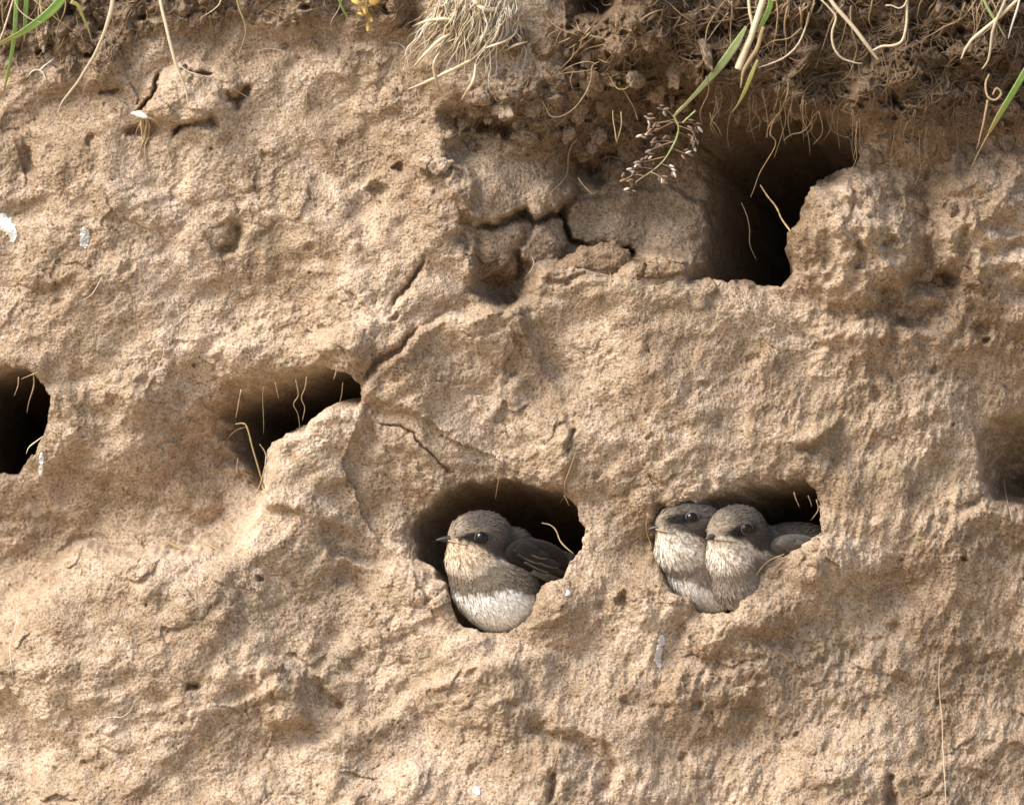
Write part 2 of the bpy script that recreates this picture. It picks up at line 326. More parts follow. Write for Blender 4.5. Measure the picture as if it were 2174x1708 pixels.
    h += crumb * sst(850, 1100, X0) * (42 * (r3 - 0.4) * sst(0.02, 0.16, v2 - v1) + 20 * np.sqrt(np.clip(1 - v1 * v1, 0, 1)))
    h += crumb * (24 * fbm(X0 / 95, Y0 / 60, 2, 320) - 34 * sst(0.35, 0.9, fbm(X0 / 55, Y0 / 40, 2, 330)))
    # --- holes
    dep = np.zeros(X.shape); shx = np.zeros(X.shape); shy = np.zeros(X.shape)
    for pts, amp, w, deep, key in HOLES:
        xs = [p[0] for p in pts]; ys = [p[1] for p in pts]; cx = 0.5 * (min(xs) + max(xs)); cy = 0.5 * (min(ys) + max(ys))
        mg = 5.0 * w
        m = crop(xs, ys, mg)
        if h[m].size == 0: continue
        Xm, Ym = X[m], Y[m]
        a0, b0 = X0[m], Y0[m]
        sd = poly_sdf(pts, a0 + 9 * perlin(a0 / 48, b0 / 48, 400) + 5 * perlin(a0 / 21, b0 / 21, 401) + 2.6 * perlin(a0 / 9, b0 / 9, 402), b0 + 9 * perlin(a0 / 48, b0 / 48, 403) + 5 * perlin(a0 / 21, b0 / 21, 404) + 2.6 * perlin(a0 / 9, b0 / 9, 405))
        ang = np.arctan2((Ym - cy) / (max(ys) - min(ys)), (Xm - cx) / (max(xs) - min(xs)))
        softness = {'a': (-math.pi, 0.2), 'b': (-2.75, 0.55), 'c': (-1.9, 0.1), 'd': (-2.3, 0.6), 'e': (-2.15, 0.6), 'f': (-2.2, 0.8), 'g': (-2.0, 0.8), 'h': (-2, .1)}[key]
        a = 0.5 + 0.5 * np.cos(ang - softness[0])
        a = sst(0.30, 0.85, a) * (1 - softness[1] * 0.0)
        ww = 10 + (w - 10) * a
        out = amp * a * np.exp(-np.maximum(sd, 0) / ww) * (1 if key != 'b' else 1.0)
        sds = poly_sdf(pts, a0 + 7 * perlin(a0 / 48, b0 / 48, 400), b0 + 7 * perlin(a0 / 48, b0 / 48, 403))
        ins = np.maximum(-sd, 0); wf = np.exp(-ins / 14); ins = ins * wf + np.maximum(-sds, 0.3 * ins) * (1 - wf)
        ins = ins * ins / (ins + 9)
        inner = deep * (330 * (1 - np.exp(-ins / 22)) + 1500 * sst(8, 60, ins))
        rim = -15.0 * np.exp(-np.maximum(sd, 0) / 7) * (0.6 + 0.5 * perlin(a0 / 30, b0 / 30, 410))
        hh = h[m]
        # inside the tunnel the small relief fades
        h[m] = np.where(sd < 0, hh * (0.35 + 0.65 * np.exp(-ins / 30)), hh) + rim - out * (sd >= 0) - (amp * a) * (sd < 0)
        dep[m] = np.maximum(dep[m], inner)
        # behind the lip the burrow widens into a chamber
        rad = np.hypot(Xm - cx, Ym - cy) + 1e-6; wid = np.where(sd < 0, 48 * (1 - np.exp(-inner / 190)), 0) * min(1, deep * 1.2) * (1 - 0.75 * a * (1 if key in 'bcf' else 0.5))
        kx, kz = TUNNEL[key]
        shx[m] += kx * inner + wid * (Xm - cx) / rad; shy[m] += -kz * inner + wid * (Ym - cy) / rad
    # away from the picture the bank simply goes on: crest above, foot below
    crest = -260.0
    over = np.maximum(0, crest - Y0)
    return h, dep, soil, over, crumb, shx, shy, wx, wy, ALC_SHADE

def axis(lo, hi, stepv, far_lo, far_hi):
    mid = np.arange(lo, hi + stepv, stepv)
    up = []; x = mid[-1]; s = stepv
    while x < far_hi: s = min(s * 1.25, 160); x += s; up.append(x)
    dn = []; x = mid[0]; s = stepv
    while x > far_lo: s = min(s * 1.25, 160); x -= s; dn.append(x)
    return np.array(dn[::-1] + list(mid) + up)
GSTEP = 2.12
UA = axis(-40, 2214, GSTEP, -3400, 5600)
VA = axis(-40, 1748, GSTEP, -420, 9550)
UU, VV = np.meshgrid(UA, VA)
HH, DEP, SOIL, OVER, CRUMB, SHX, SHY, WXX, WYY, ALC_SHADE = bank(UU, VV)
# world positions (x right, y into the bank, z up)
def to_world(px, py, out):
    """drawing coordinates + height towards the viewer (px) -> world metres"""
    return np.stack([(np.asarray(px) - CX) * S, -np.asarray(out) * S, ZC - (np.asarray(py) - CY) * S], -1)
# crest: above the frame the surface curls back into the meadow
Yv = np.maximum(VV, -260.0); out = HH - OVER * 3.0
PX = UU + SHX; PY = Yv + SHY
POS = to_world(PX, PY, out - DEP)
NY, NX = UU.shape

def mesh_grid(name, pos, colors=None):
    ny, nx = pos.shape[:2]
    me = bpy.data.meshes.new(name)
    idx = np.arange(ny * nx, dtype=np.int32).reshape(ny, nx)
    q = np.stack([idx[:-1, :-1], idx[1:, :-1], idx[1:, 1:], idx[:-1, 1:]], -1).reshape(-1, 4)
    me.vertices.add(ny * nx); me.vertices.foreach_set('co', pos.reshape(-1).astype(np.float32))
    me.loops.add(q.size); me.loops.foreach_set('vertex_index', q.reshape(-1))
    me.polygons.add(len(q)); me.polygons.foreach_set('loop_start', np.arange(0, q.size, 4, dtype=np.int32))
    me.polygons.foreach_set('use_smooth', np.ones(len(q), bool))
    me.update(calc_edges=True)
    if colors is not None:
        at = me.color_attributes.new('zones', 'FLOAT_COLOR', 'POINT')
        at.data.foreach_set('color', colors.reshape(-1).astype(np.float32))
    return me
def link(name, me, mat=None, parent=None, loc=None):
    o = bpy.data.objects.new(name, me); COL.objects.link(o)
    if mat is not None and me is not None and not me.materials: me.materials.append(mat)
    if parent is not None: o.parent = parent
    if loc is not None: o.location = loc
    return o

# ---------------------------------------------------------------- materials
def new_mat(name):
    m = bpy.data.materials.new(name); m.use_nodes = True
    nt = m.node_tree; b = nt.nodes['Principled BSDF']
    return m, nt, b
def nd(nt, t, **kw):
    n = nt.nodes.new(t)
    for k, v in kw.items():
        if k in n.inputs: n.inputs[k].default_value = v
        else: setattr(n, k, v)
    return n
def ramp(nt, stops):
    r = nt.nodes.new('ShaderNodeValToRGB'); e = r.color_ramp.elements
    while len(e) < len(stops): e.new(0.5)
    for el, (p, c) in zip(e, stops): el.position = p; el.color = (c[0], c[1], c[2], 1)
    return r
def mixc(nt, fac, a, b, blend='MIX'):
    m = nt.nodes.new('ShaderNodeMix'); m.data_type = 'RGBA'; m.blend_type = blend
    for sock, val in ((m.inputs[0], fac), (m.inputs[6], a), (m.inputs[7], b)):
        if hasattr(val, 'links'): nt.links.new(val, sock)
        elif isinstance(val, (int, float)): sock.default_value = val
        else: sock.default_value = (val[0], val[1], val[2], 1)
    return m.outputs[2]
def earth_material(name, use_zones=True, soilness=0.0, tint=(1, 1, 1)):
    m, nt, b = new_mat(name); L = nt.links
    tc = nd(nt, 'ShaderNodeTexCoord'); geo = nd(nt, 'ShaderNodeNewGeometry')
    P = geo.outputs['Position']
    n2 = nd(nt, 'ShaderNodeTexNoise', Scale=210.0, Detail=2.0, Roughness=0.65); L.new(P, n2.inputs['Vector'])
    n3 = nd(nt, 'ShaderNodeTexNoise', Scale=1000.0, Detail=2.0, Roughness=0.7); L.new(P, n3.inputs['Vector'])
    n4 = nd(nt, 'ShaderNodeTexVoronoi', Scale=1000.0); L.new(P, n4.inputs['Vector'])
    if use_zones:
        at = nd(nt, 'ShaderNodeVertexColor', layer_name='zones'); sp = nd(nt, 'ShaderNodeSeparateColor'); L.new(at.outputs['Color'], sp.inputs['Color'])
        tone = sp.outputs['Green']; algae = sp.outputs['Blue']
    else:
        oi = nd(nt, 'ShaderNodeObjectInfo'); tone = oi.outputs['Random']; algae = None
    c1 = ramp(nt, [(0.15, (0.265, 0.187, 0.122)), (0.5, (0.405, 0.307, 0.216)), (0.85, (0.53, 0.418, 0.313))]); L.new(tone, c1.inputs['Fac'])
    c2 = ramp(nt, [(0.32, (0.78, 0.72, 0.64)), (0.5, (1, 1, 1)), (0.68, (1.10, 1.09, 1.08))]); L.new(n2.outputs['Fac'], c2.inputs['Fac'])
    c3 = ramp(nt, [(0.31, (0.34, 0.285, 0.235)), (0.45, (0.95, 0.94, 0.92)), (0.58, (1.14, 1.13, 1.11)), (0.69, (1.52, 1.54, 1.52))]); L.new(n3.outputs['Fac'], c3.inputs['Fac'])
    col = mixc(nt, 1.0, c1.outputs['Color'], c2.outputs['Color'], 'MULTIPLY')
    col = mixc(nt, 0.9, col, c3.outputs['Color'], 'MULTIPLY')
    if algae is not None: col = mixc(nt, algae, col, (0.22, 0.18, 0.10))
    vr = ramp(nt, [(0.0, (0.42, 0.37, 0.33)), (0.07, (1, 1, 1)), (0.92, (1, 1, 1)), (0.97, (1.45, 1.48, 1.48))]); L.new(n4.outputs['Color'], vr.inputs['Fac'])
    col = mixc(nt, 0.85, col, vr.outputs['Color'], 'MULTIPLY')
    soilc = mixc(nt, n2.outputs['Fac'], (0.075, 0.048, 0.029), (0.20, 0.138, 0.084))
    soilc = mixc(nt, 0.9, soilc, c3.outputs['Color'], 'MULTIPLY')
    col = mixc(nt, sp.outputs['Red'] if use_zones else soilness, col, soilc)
    if tint != (1, 1, 1): col = mixc(nt, 1.0, col, tint, 'MULTIPLY')
    L.new(col, b.inputs['Base Color'])
    b.inputs['Roughness'].default_value = 0.95; b.inputs['Specular IOR Level'].default_value = 0.15
    b1 = nd(nt, 'ShaderNodeBump', Strength=0.8, Distance=0.0014); L.new(n3.outputs['Fac'], b1.inputs['Height'])
    L.new(b1.outputs['Normal'], b.inputs['Normal'])
    return m
M_BANK = earth_material('sandy_earth')
M_CLOD = earth_material('soil_clod', False, 0.75)
M_CRUST = earth_material('sandy_clod', False, 0.15)

zones = np.zeros((NY, NX, 4)); zones[..., 0] = np.clip(SOIL * 0.92 + 0.42 * np.maximum(CRUMB - SOIL, 0) + 0.30 * ALC_SHADE * (1 - SOIL), 0, 1); zones[..., 3] = 1  # red: humus, crumbly soil, and the alcove's shade painted in as soil brown
zones[..., 1] = np.clip(0.60 - 0.17 * sst(700, 2000, UU - 0.25 * (VV - 850)) + 0.36 * fbm(WXX / 240, WYY / 200, 3, 600) + 0.16 * perlin(UU / 26, VV / 26, 610), 0, 1)
zones[..., 2] = 0.26 * sst(0.15, 0.7, fbm(WXX / 95, WYY / 95, 3, 620))
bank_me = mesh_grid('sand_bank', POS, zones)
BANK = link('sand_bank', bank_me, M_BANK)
BANK['kind'] = 'structure'; BANK['label'] = 'crumbling sandy river bank riddled with nest holes'

HD = HH - DEP
def surf(px, py, field=None):
    """point of the bank surface (in drawing px: x, y, out) above drawing position"""
    px = np.asarray(px, float); py = np.asarray(py, float)
    fx = np.interp(px, UA, np.arange(NX)); fy = np.interp(py, VA, np.arange(NY))
    ix = np.clip(fx.astype(int), 0, NX - 2); iy = np.clip(fy.astype(int), 0, NY - 2); tx = fx - ix; ty = fy - iy
    f = HD if field is None else field
    return (f[iy, ix] * (1 - tx) * (1 - ty) + f[iy, ix + 1] * tx * (1 - ty) + f[iy + 1, ix] * (1 - tx) * ty + f[iy + 1, ix + 1] * tx * ty)
def surf_max(px, py, r=7):
    v = surf(px, py)
    for dx, dy in ((r, 0), (-r, 0), (0, r), (0, -r), (r * .7, r * .7), (-r * .7, -r * .7)):
        v = np.maximum(v, surf(np.asarray(px) + dx, np.asarray(py) + dy))
    return v

# ---------------------------------------------------------------- ground in front, meadow behind the crest
def flat_sheet(name, x0, x1, y0, y1, z, n, mat, rough):
    xs = np.linspace(x0, x1, n); ys = np.linspace(y0, y1, n); gx, gy = np.meshgrid(xs, ys)
    gz = z + rough * fbm(gx * 1.3, gy * 1.3, 3, 500)
    o = link(name, mesh_grid(name, np.stack([gx, gy, gz], -1)), mat); o['kind'] = 'structure'; return o
mg, ntg, bgn = new_mat('dry_sand_ground')
ng = nd(ntg, 'ShaderNodeTexNoise', Scale=6.0, Detail=6.0); rg = ramp(ntg, [(0.3, (0.30, 0.22, 0.14)), (0.7, (0.42, 0.33, 0.22))])
ntg.links.new(ng.outputs['Fac'], rg.inputs['Fac']); ntg.links.new(rg.outputs['Color'], bgn.inputs['Base Color']); bgn.inputs['Roughness'].default_value = 0.95
flat_sheet('ground', -60, 60, 59.0, -60, 0.0, 80, mg, 0.01)

# ---------------------------------------------------------------- small helpers for things
def mesh_from(name, verts, faces, smooth=True, colors=None):
    me = bpy.data.meshes.new(name)
    me.from_pydata([tuple(map(float, v)) for v in verts], [], [tuple(map(int, f)) for f in faces])
    if smooth: me.polygons.foreach_set('use_smooth', np.ones(len(me.polygons), bool))
    me.update()
    if colors is not None:
        at = me.color_attributes.new('tint', 'FLOAT_COLOR', 'POINT'); c = np.ones((len(verts), 4)); c[:, :3] = colors
        at.data.foreach_set('color', c.reshape(-1).astype(np.float32))
    return me
def tag(o, label=None, cat=None, group=None, kind=None):
    if label: o['label'] = label
    if cat: o['category'] = cat
    if group: o['group'] = group
    if kind: o['kind'] = kind
    return o
def empty(name, loc):
    o = bpy.data.objects.new(name, None); COL.objects.link(o); o.location = loc; o.empty_display_size = 0.005; return o
def catmull(P, n):
    P = np.asarray(P, float)
    if len(P) == 2: return P[0] + (P[1] - P[0]) * np.linspace(0, 1, n)[:, None]
    Q = np.vstack([2 * P[0] - P[1], P, 2 * P[-1] - P[-2]]); m = len(P) - 1; out = []
    for t in np.linspace(0, m - 1e-6, n):
        i = int(t); f = t - i; p0, p1, p2, p3 = Q[i:i + 4]
        out.append(0.5 * ((2 * p1) + (-p0 + p2) * f + (2 * p0 - 5 * p1 + 4 * p2 - p3) * f * f + (-p0 + 3 * p1 - 3 * p2 + p3) * f ** 3))
    return np.array(out)
def tube(path, wid, thick=None, sides=6, face=(0, -1, 0), twist=0.0):
    """swept tube: path (n,3) metres, half widths (n,), optional half thickness for blades; returns verts, faces"""
    path = np.asarray(path); n = len(path); wid = np.broadcast_to(wid, (n,)); thick = wid if thick is None else np.broadcast_to(thick, (n,))
    T = np.gradient(path, axis=0); T /= np.linalg.norm(T, axis=1)[:, None] + 1e-12
    F = np.array(face, float); V = []
    for i in range(n):
        a = np.cross(T[i], F); la = np.linalg.norm(a); a = a / la if la > 1e-6 else np.array([1., 0, 0])
        b = np.cross(a, T[i]); tw = twist * i / n
        a, b = a * math.cos(tw) + b * math.sin(tw), b * math.cos(tw) - a * math.sin(tw)
        for k in range(sides):
            q = 2 * math.pi * k / sides
            V.append(path[i] + a * math.cos(q) * wid[i] + b * math.sin(q) * thick[i])
    Fc = []
    for i in range(n - 1):
        for k in range(sides):
            k2 = (k + 1) % sides
            Fc.append((i * sides + k, i * sides + k2, (i + 1) * sides + k2, (i + 1) * sides + k))
    Fc.append(tuple(range(sides))[::-1]); Fc.append(tuple((n - 1) * sides + k for k in range(sides)))
    return np.array(V), Fc

# ---------------------------------------------------------------- plant materials
def plant_mat(name, a, b, scale=300.0, rough=0.6, sheen=0.0, tip=None, trans=0.0):
    m, nt, bs = new_mat(name)
    geo = nd(nt, 'ShaderNodeNewGeometry'); n = nd(nt, 'ShaderNodeTexNoise', Scale=scale, Detail=3.0); nt.links.new(geo.outputs['Position'], n.inputs['Vector'])
    oi = nd(nt, 'ShaderNodeObjectInfo')
    c = mixc(nt, n.outputs['Fac'], a, b)
    r = ramp(nt, [(0, (0.78, 0.76, 0.72)), (1, (1.18, 1.18, 1.16))]); nt.links.new(oi.outputs['Random'], r.inputs['Fac'])
    c = mixc(nt, 1.0, c, r.outputs['Color'], 'MULTIPLY')
    if tip is not None:
        at = nd(nt, 'ShaderNodeVertexColor', layer_name='tint'); sp = nd(nt, 'ShaderNodeSeparateColor'); nt.links.new(at.outputs['Color'], sp.inputs['Color'])
        rt_ = ramp(nt, [(0.55, (0, 0, 0)), (0.95, (0.9, 0.9, 0.9))]); nt.links.new(sp.outputs['Red'], rt_.inputs['Fac']); c = mixc(nt, rt_.outputs['Color'], c, tip)
        wv = nd(nt, 'ShaderNodeMath', operation='SINE'); ml = nd(nt, 'ShaderNodeMath', operation='MULTIPLY'); ml.inputs[1].default_value = 34.0
        nt.links.new(sp.outputs['Green'], ml.inputs[0]); nt.links.new(ml.outputs[0], wv.inputs[0])
        rs_ = ramp(nt, [(0.0, (0.80, 0.82, 0.8)), (0.9, (1.12, 1.1, 1.1))]); nt.links.new(wv.outputs[0], rs_.inputs['Fac']); c = mixc(nt, 1.0, c, rs_.outputs['Color'], 'MULTIPLY')
    nt.links.new(c, bs.inputs['Base Color']); bs.inputs['Roughness'].default_value = rough
    if trans:
        bs.inputs['Subsurface Weight'].default_value = trans; bs.inputs['Subsurface Radius'].default_value = (0.001, 0.001, 0.0004)
        bs.inputs['Subsurface Scale'].default_value = 0.5
    return m
M_ROOT = plant_mat('tan_root', (0.26, 0.17, 0.085), (0.50, 0.37, 0.21), 420)
M_BROWN = plant_mat('brown_root', (0.17, 0.105, 0.055), (0.30, 0.20, 0.115))
M_STRAW = plant_mat('pale_straw', (0.47, 0.37, 0.23), (0.70, 0.60, 0.43), 700)
M_GOLD = plant_mat('golden_straw', (0.25, 0.165, 0.07), (0.46, 0.34, 0.17), 420)
M_WHITE = plant_mat('white_rootlet', (0.52, 0.46, 0.38), (0.74, 0.70, 0.62))
M_GREEN = plant_mat('green_blade', (0.11, 0.21, 0.03), (0.26, 0.37, 0.09), 420, 0.5, tip=(0.46, 0.33, 0.10), trans=0.12)
M_PALEGREEN = plant_mat('pale_green_stalk', (0.26, 0.36, 0.12), (0.48, 0.52, 0.26), 420, 0.5, tip=(0.50, 0.46, 0.22))
M_YGREEN = plant_mat('yellow_green_blade', (0.38, 0.32, 0.08), (0.42, 0.43, 0.14), 300, 0.55, tip=(0.42, 0.27, 0.12))
M_LEAF = plant_mat('yellow_leaf', (0.36, 0.21, 0.035), (0.50, 0.34, 0.09), 300, 0.5, trans=0.15)
M_SPIKE = plant_mat('pink_spikelet', (0.085, 0.055, 0.04), (0.34, 0.25, 0.20), 420, 0.55)
MATS = dict(root=M_ROOT, brown=M_BROWN, straw=M_STRAW, gold=M_GOLD, white=M_WHITE, green=M_GREEN, pgreen=M_PALEGREEN, ygreen=M_YGREEN)

def path_of(pts, mode, n, wig=0.0, seed=0):
    """pts in drawing px; mode 's',offset: lie on the bank; or (h0,h1): height towards the viewer from root to tip"""
    P = catmull([(x, y, 0) for x, y in pts], n)
    rs = np.random.default_rng(seed)
    if wig:
        k = np.linspace(0, 1, n); L = np.sum(np.hypot(*np.diff(P[:, :2], axis=0).T))
        for f in (2.0, 4.3, 8.1):
            P[:, 0] += wig * np.sin(k * f * L / 60 + rs.random() * 6) / (f ** 0.6); P[:, 1] += 0.7 * wig * np.sin(k * f * L / 55 + rs.random() * 6) / (f ** 0.6)
    if mode[0] == 's':
        o = surf_max(P[:, 0], P[:, 1], 6)
        ker = np.ones(7) / 7; o = np.convolve(np.pad(o, 3, mode='edge'), ker, mode='valid')
        off = np.interp(np.linspace(0, 1, n), np.linspace(0, 1, len(mode) - 1), mode[1:]) if len(mode) > 2 else mode[1]
        P[:, 2] = o + off
    else:
        P[:, 2] = np.interp(np.linspace(0, 1, n), np.linspace(0, 1, len(mode)), mode)
        lift = np.where(surf(P[:, 0], P[:, 1], DEP) < 4, surf_max(P[:, 0], P[:, 1], 9) + 5, -1e6)
        if (lift > P[:, 2]).any():      # never buried: slide in front of the face
            z = np.maximum(P[:, 2], lift)
            for _ in range(10): z = np.maximum(np.convolve(np.pad(z, 2, mode='edge'), [.1, .2, .4, .2, .1], mode='valid'), np.maximum(P[:, 2], lift))
            P[:, 2] = z
    return to_world(P[:, 0], P[:, 1], P[:, 2])
def strand(name, pts, width, mode, mat, wig=0.0, taper=(1.0, 1.0, 0.35), flat=1.0, n=None, seed=None, parent=None, base=None, sides=6, twist=0.0):
    L = sum(math.hypot(b[0] - a[0], b[1] - a[1]) for a, b in zip(pts[:-1], pts[1:]))
    n = n or int(min(64, max(8, L / 6)))
    seed = seed if seed is not None else int(abs(pts[0][0] * 31 + pts[0][1] * 17 + pts[-1][0])) % 99991
    w = path_of(pts, mode, n, wig, seed)
    org = w[0].copy() if base is None else np.asarray(base)
    t = np.interp(np.linspace(0, 1, n), np.linspace(0, 1, len(taper)), taper)
    rs = np.random.default_rng(seed + 1)
    t = t * (1 + (0.14 * rs.standard_normal(n) if flat == 1.0 else 0))
    if flat < 0.5: sides = 10
    v, f = tube(w - org, width * 0.5 * S * t, width * 0.5 * S * t * flat, sides, twist=twist)
    q = 2 * np.pi * np.arange(sides) / sides; cc = np.zeros((n, sides, 3)); cc[..., 0] = np.linspace(0, 1, n)[:, None]; cc[..., 1] = 0.5 + 0.5 * np.cos(q)
    if flat < 0.5: v = v.reshape(n, sides, 3); v[:, :, 1] += (np.abs(np.cos(q)) * -0.35 * width * 0.5 * S * t[:, None]); v = v.reshape(-1, 3)
    o = link(name, mesh_from(name, v, f, True, cc.reshape(-1, 3)), mat, parent, None if parent is not None else org)
    return o

# ---------------------------------------------------------------- loose clods of soil (pieces of the bank)
def clod_mesh(k, rough):
    import bmesh
    bm = bmesh.new(); bmesh.ops.create_icosphere(bm, subdivisions=2, radius=1.0)
    rs = np.random.default_rng(900 + k); ph = rs.random(12) * 6
    pl = [(lambda q: q / np.linalg.norm(q))(rs.standard_normal(3)) for _ in range(6)]; pd = 0.55 + 0.35 * rs.random(6)
    for v in bm.verts:
        c = np.array(v.co); r = 1.0
        for q, d in zip(pl, pd):
            t = c @ q
            if t > 1e-3: r = min(r, d / t)
        r = max(0.5, r) * (1 + rough * (math.sin(c[0] * 5 + ph[0]) * math.sin(c[1] * 6 + ph[1]) + 0.7 * math.sin(c[2] * 9 + ph[2]) + 0.6 * math.sin(c[0] * 13 + ph[3]) * math.sin(c[1] * 14 + ph[4])))
        v.co = c * r
    me = bpy.data.meshes.new('clod'); bm.to_mesh(me); bm.free()
    me.polygons.foreach_set('use_smooth', np.ones(len(me.polygons), bool)); me.update(); return me
M_DUST = earth_material('dusty_soil_clod', False, 0.5)
CLODS = [clod_mesh(k, 0.10) for k in range(8)]
for i, me in enumerate(CLODS): me.materials.append(M_CLOD if i < 5 else M_CRUST)
def rough_clod(k):
    import bmesh
    bm = bmesh.new(); bmesh.ops.create_icosphere(bm, subdivisions=5, radius=1.0)
    C = np.array([v.co[:] for v in bm.verts]); rs = np.random.default_rng(1900 + k); r = np.ones(len(C))
    for _ in range(8):
        q = rs.standard_normal(3); q /= np.linalg.norm(q); d = 0.40 + 0.45 * rs.random(); t_ = C @ q
        r = np.where(t_ > 1e-3, np.minimum(r, d / np.maximum(t_, 1e-3)), r)
    n = lambda f, sd_: perlin(C[:, 0] * f + 9, C[:, 1] * f, sd_) + perlin(C[:, 1] * f, C[:, 2] * f + 5, sd_ + 1) + perlin(C[:, 2] * f, C[:, 0] * f, sd_ + 2)
    r = np.maximum(r, 0.4) * (1 + 0.16 * n(2.2, 10 * k) + 0.06 * n(5.5, 10 * k + 3) + 0.035 * n(13, 10 * k + 6))
    for v, c, q in zip(bm.verts, C, r): v.co = c * q
    me = bpy.data.meshes.new('clod'); bm.to_mesh(me); bm.free(); me.polygons.foreach_set('use_smooth', np.ones(len(me.polygons), bool)); me.update(); return me
ROUGH = [rough_clod(k) for k in range(5)]
for i, me in enumerate(ROUGH): me.materials.append(M_DUST)
def place_clod(x, y, r, k, sink=0.25):
    o = bpy.data.objects.new('clod', ROUGH[k % 5] if r >= 13 else CLODS[k % 8]); COL.objects.link(o)
    o.location = to_world(x, y, float(surf(x, y)) - sink * r)
    o.rotation_euler = tuple(RNG.random(3) * 6.28); o.scale = tuple(np.array([1.1, .8, .72]) * r * S * (0.7 + 0.6 * RNG.random(3))); o.parent = BANK
cnt = 0
while cnt < 215:
    x = RNG.uniform(-10, 2184); y = RNG.uniform(-20, 430)
    c = float(surf(x, y, CRUMB)); d = float(surf(x, y, DEP))
    if c < 0.35 or d > 5 or RNG.random() > c: continue
    if cnt > 150: x = RNG.uniform(985, 1480); y = RNG.uniform(150, 330)
    if float(surf(x, y, DEP)) > 5: continue
    if x < 900 and RNG.random() < 0.45: continue
    place_clod(x, y, RNG.uniform(6, 11) + 15 * RNG.random() ** 4, int(RNG.integers(0, 5)) if y < 260 else int(RNG.integers(0, 8)), RNG.uniform(0.1, 0.5)); cnt += 1
for (x, y, r, k) in [(1255,175,34,0),(1395,190,30,2),(1130,222,26,5),(1100,95,34,6),(1150,105,30,5),(1060,300,18,1),(1205,285,22,3),(1000,312,16,6),(905,352,24,7),(1130,150,22,6),(1180,215,24,4),(1500,120,28,1),(1320,250,26,2),(1040,250,18,3),(940,300,15,6),
                     (1020,210,26,0),(1075,225,30,1),(1150,255,28,2),(1230,225,34,3),(1290,215,30,4),(1345,170,34,0),(1440,150,30,1),(1410,235,26,2),(1270,285,24,3),(1330,320,28,4),(1110,290,24,0),(1180,160,30,1),(1250,120,32,2),(1310,100,30,3),(1380,90,28,4),(1450,215,26,0),(1245,330,22,1),(1290,365,20,2),(985,250,20,3),(1880,300,30,4),(1940,310,26,0),(2010,310,30,1),(2070,330,26,2),(1860,330,20,3),(2140,300,28,4),(1990,380,22,0),(2020,440,18,1),(2060,590,22,2),(2000,600,20,3),(1780,300,20,4),(1640,235,24,0),(1700,240,22,1),(1570,240,24,2),(600,100,14,6),(90,80,26,2),(215,110,24,1),(150,135,20,4),(300,60,22,3),(420,40,20,0),(70,250,10,6),(595,1420,20,6),(1900,640,22,7),(1360,575,18,6),(1700,610,14,7)]:
    place_clod(x, y, r, k, 0.0 if r >= 13 else 0.3)

for k in range(55):                                   # crumbs caught on the open face
    x = RNG.uniform(0, 2174); y = RNG.uniform(320, 1700)
    if float(surf(x, y, DEP)) > 3 or min(abs(x - 1060), abs(x - 1560)) < 210 and 960 < y < 1370: continue
    place_clod(x, y, RNG.uniform(4, 9), 5 + k % 3, 0.3)
def big_clod(label, pts, thick, tilt, seed):
    # angular lump: outline drawn from above its flat back, domed and broken front
    xs = [p[0] for p in pts]; ys = [p[1] for p in pts]; st = 2.0
    gx, gy = np.meshgrid(np.arange(min(xs) - 8, max(xs) + 8, st), np.arange(min(ys) - 8, max(ys) + 8, st))
    sd = poly_sdf(pts, gx + 6 * perlin(gx / 24, gy / 24, seed) + 3 * perlin(gx / 9, gy / 9, seed + 1), gy + 6 * perlin(gx / 24, gy / 24, seed + 2) + 3 * perlin(gx / 9, gy / 9, seed + 3))
    ins = np.maximum(-sd, 0); r = np.clip(ins / thick, 0, 1); prof = np.sqrt(np.clip(1 - (1 - r) ** 2, 0, 1))
    cx, cy = 0.5 * (min(xs) + max(xs)), 0.5 * (min(ys) + max(ys)); keep = sd < 0
    base = np.median(surf(gx[keep][::9], gy[keep][::9]))
    facet = np.minimum(prof, 0.86 + 0.25 * perlin(gx / 40, gy / 34, seed + 5))
    out = base - 4 + thick * facet + tilt[0] * (gx - cx) + tilt[1] * (gy - cy) + (5 * fbm(gx / 26, gy / 26, 2, seed + 6) + 2.4 * fbm(gx / 6, gy / 6, 2, seed + 7)) * np.clip(r * 3, 0, 1)
    back = base - 14 - 0.3 * ins
    idx = -np.ones(gx.shape, int); idx[keep] = np.arange(keep.sum()); nk = int(keep.sum())
    cells = keep[:-1, :-1] & keep[1:, :-1] & keep[1:, 1:] & keep[:-1, 1:]
    a, b, c, d = idx[:-1, :-1][cells], idx[1:, :-1][cells], idx[1:, 1:][cells], idx[:-1, 1:][cells]
    q = np.stack([a, b, c, d], -1); F = [tuple(t_) for t_ in q]; Fb = [tuple(t_[::-1] + nk) for t_ in q]
    ed = {}
    for t_ in q:
        for e0, e1 in ((t_[0], t_[1]), (t_[1], t_[2]), (t_[2], t_[3]), (t_[3], t_[0])): ed[(e0, e1)] = 1
    sidew = [(e1, e0, e0 + nk, e1 + nk) for (e0, e1) in ed if (e1, e0) not in ed]
    V = np.vstack([to_world(gx[keep], gy[keep], out[keep]), to_world(gx[keep], gy[keep], back[keep])]); o0 = V[:nk].mean(0)
    tag(link('earth_clod', mesh_from('earth_clod', V - o0, F + Fb + sidew), M_CRUST, None, o0), label, 'clod', 'loose clods of sandy earth')
big_clod('angular clod resting on the ledge under the shaded lump', [(1148,606),(1163,574),(1195,544),(1235,522),(1300,508),(1336,530),(1350,560),(1322,584),(1280,594),(1230,598),(1180,608)], 44, (-0.05, 0.25), 950)
big_clod('small clod beside the angular one, left of the upper right hole', [(1352,572),(1380,556),(1420,552),(1454,562),(1460,584),(1420,590),(1370,590)], 22, (0, 0.2), 970)
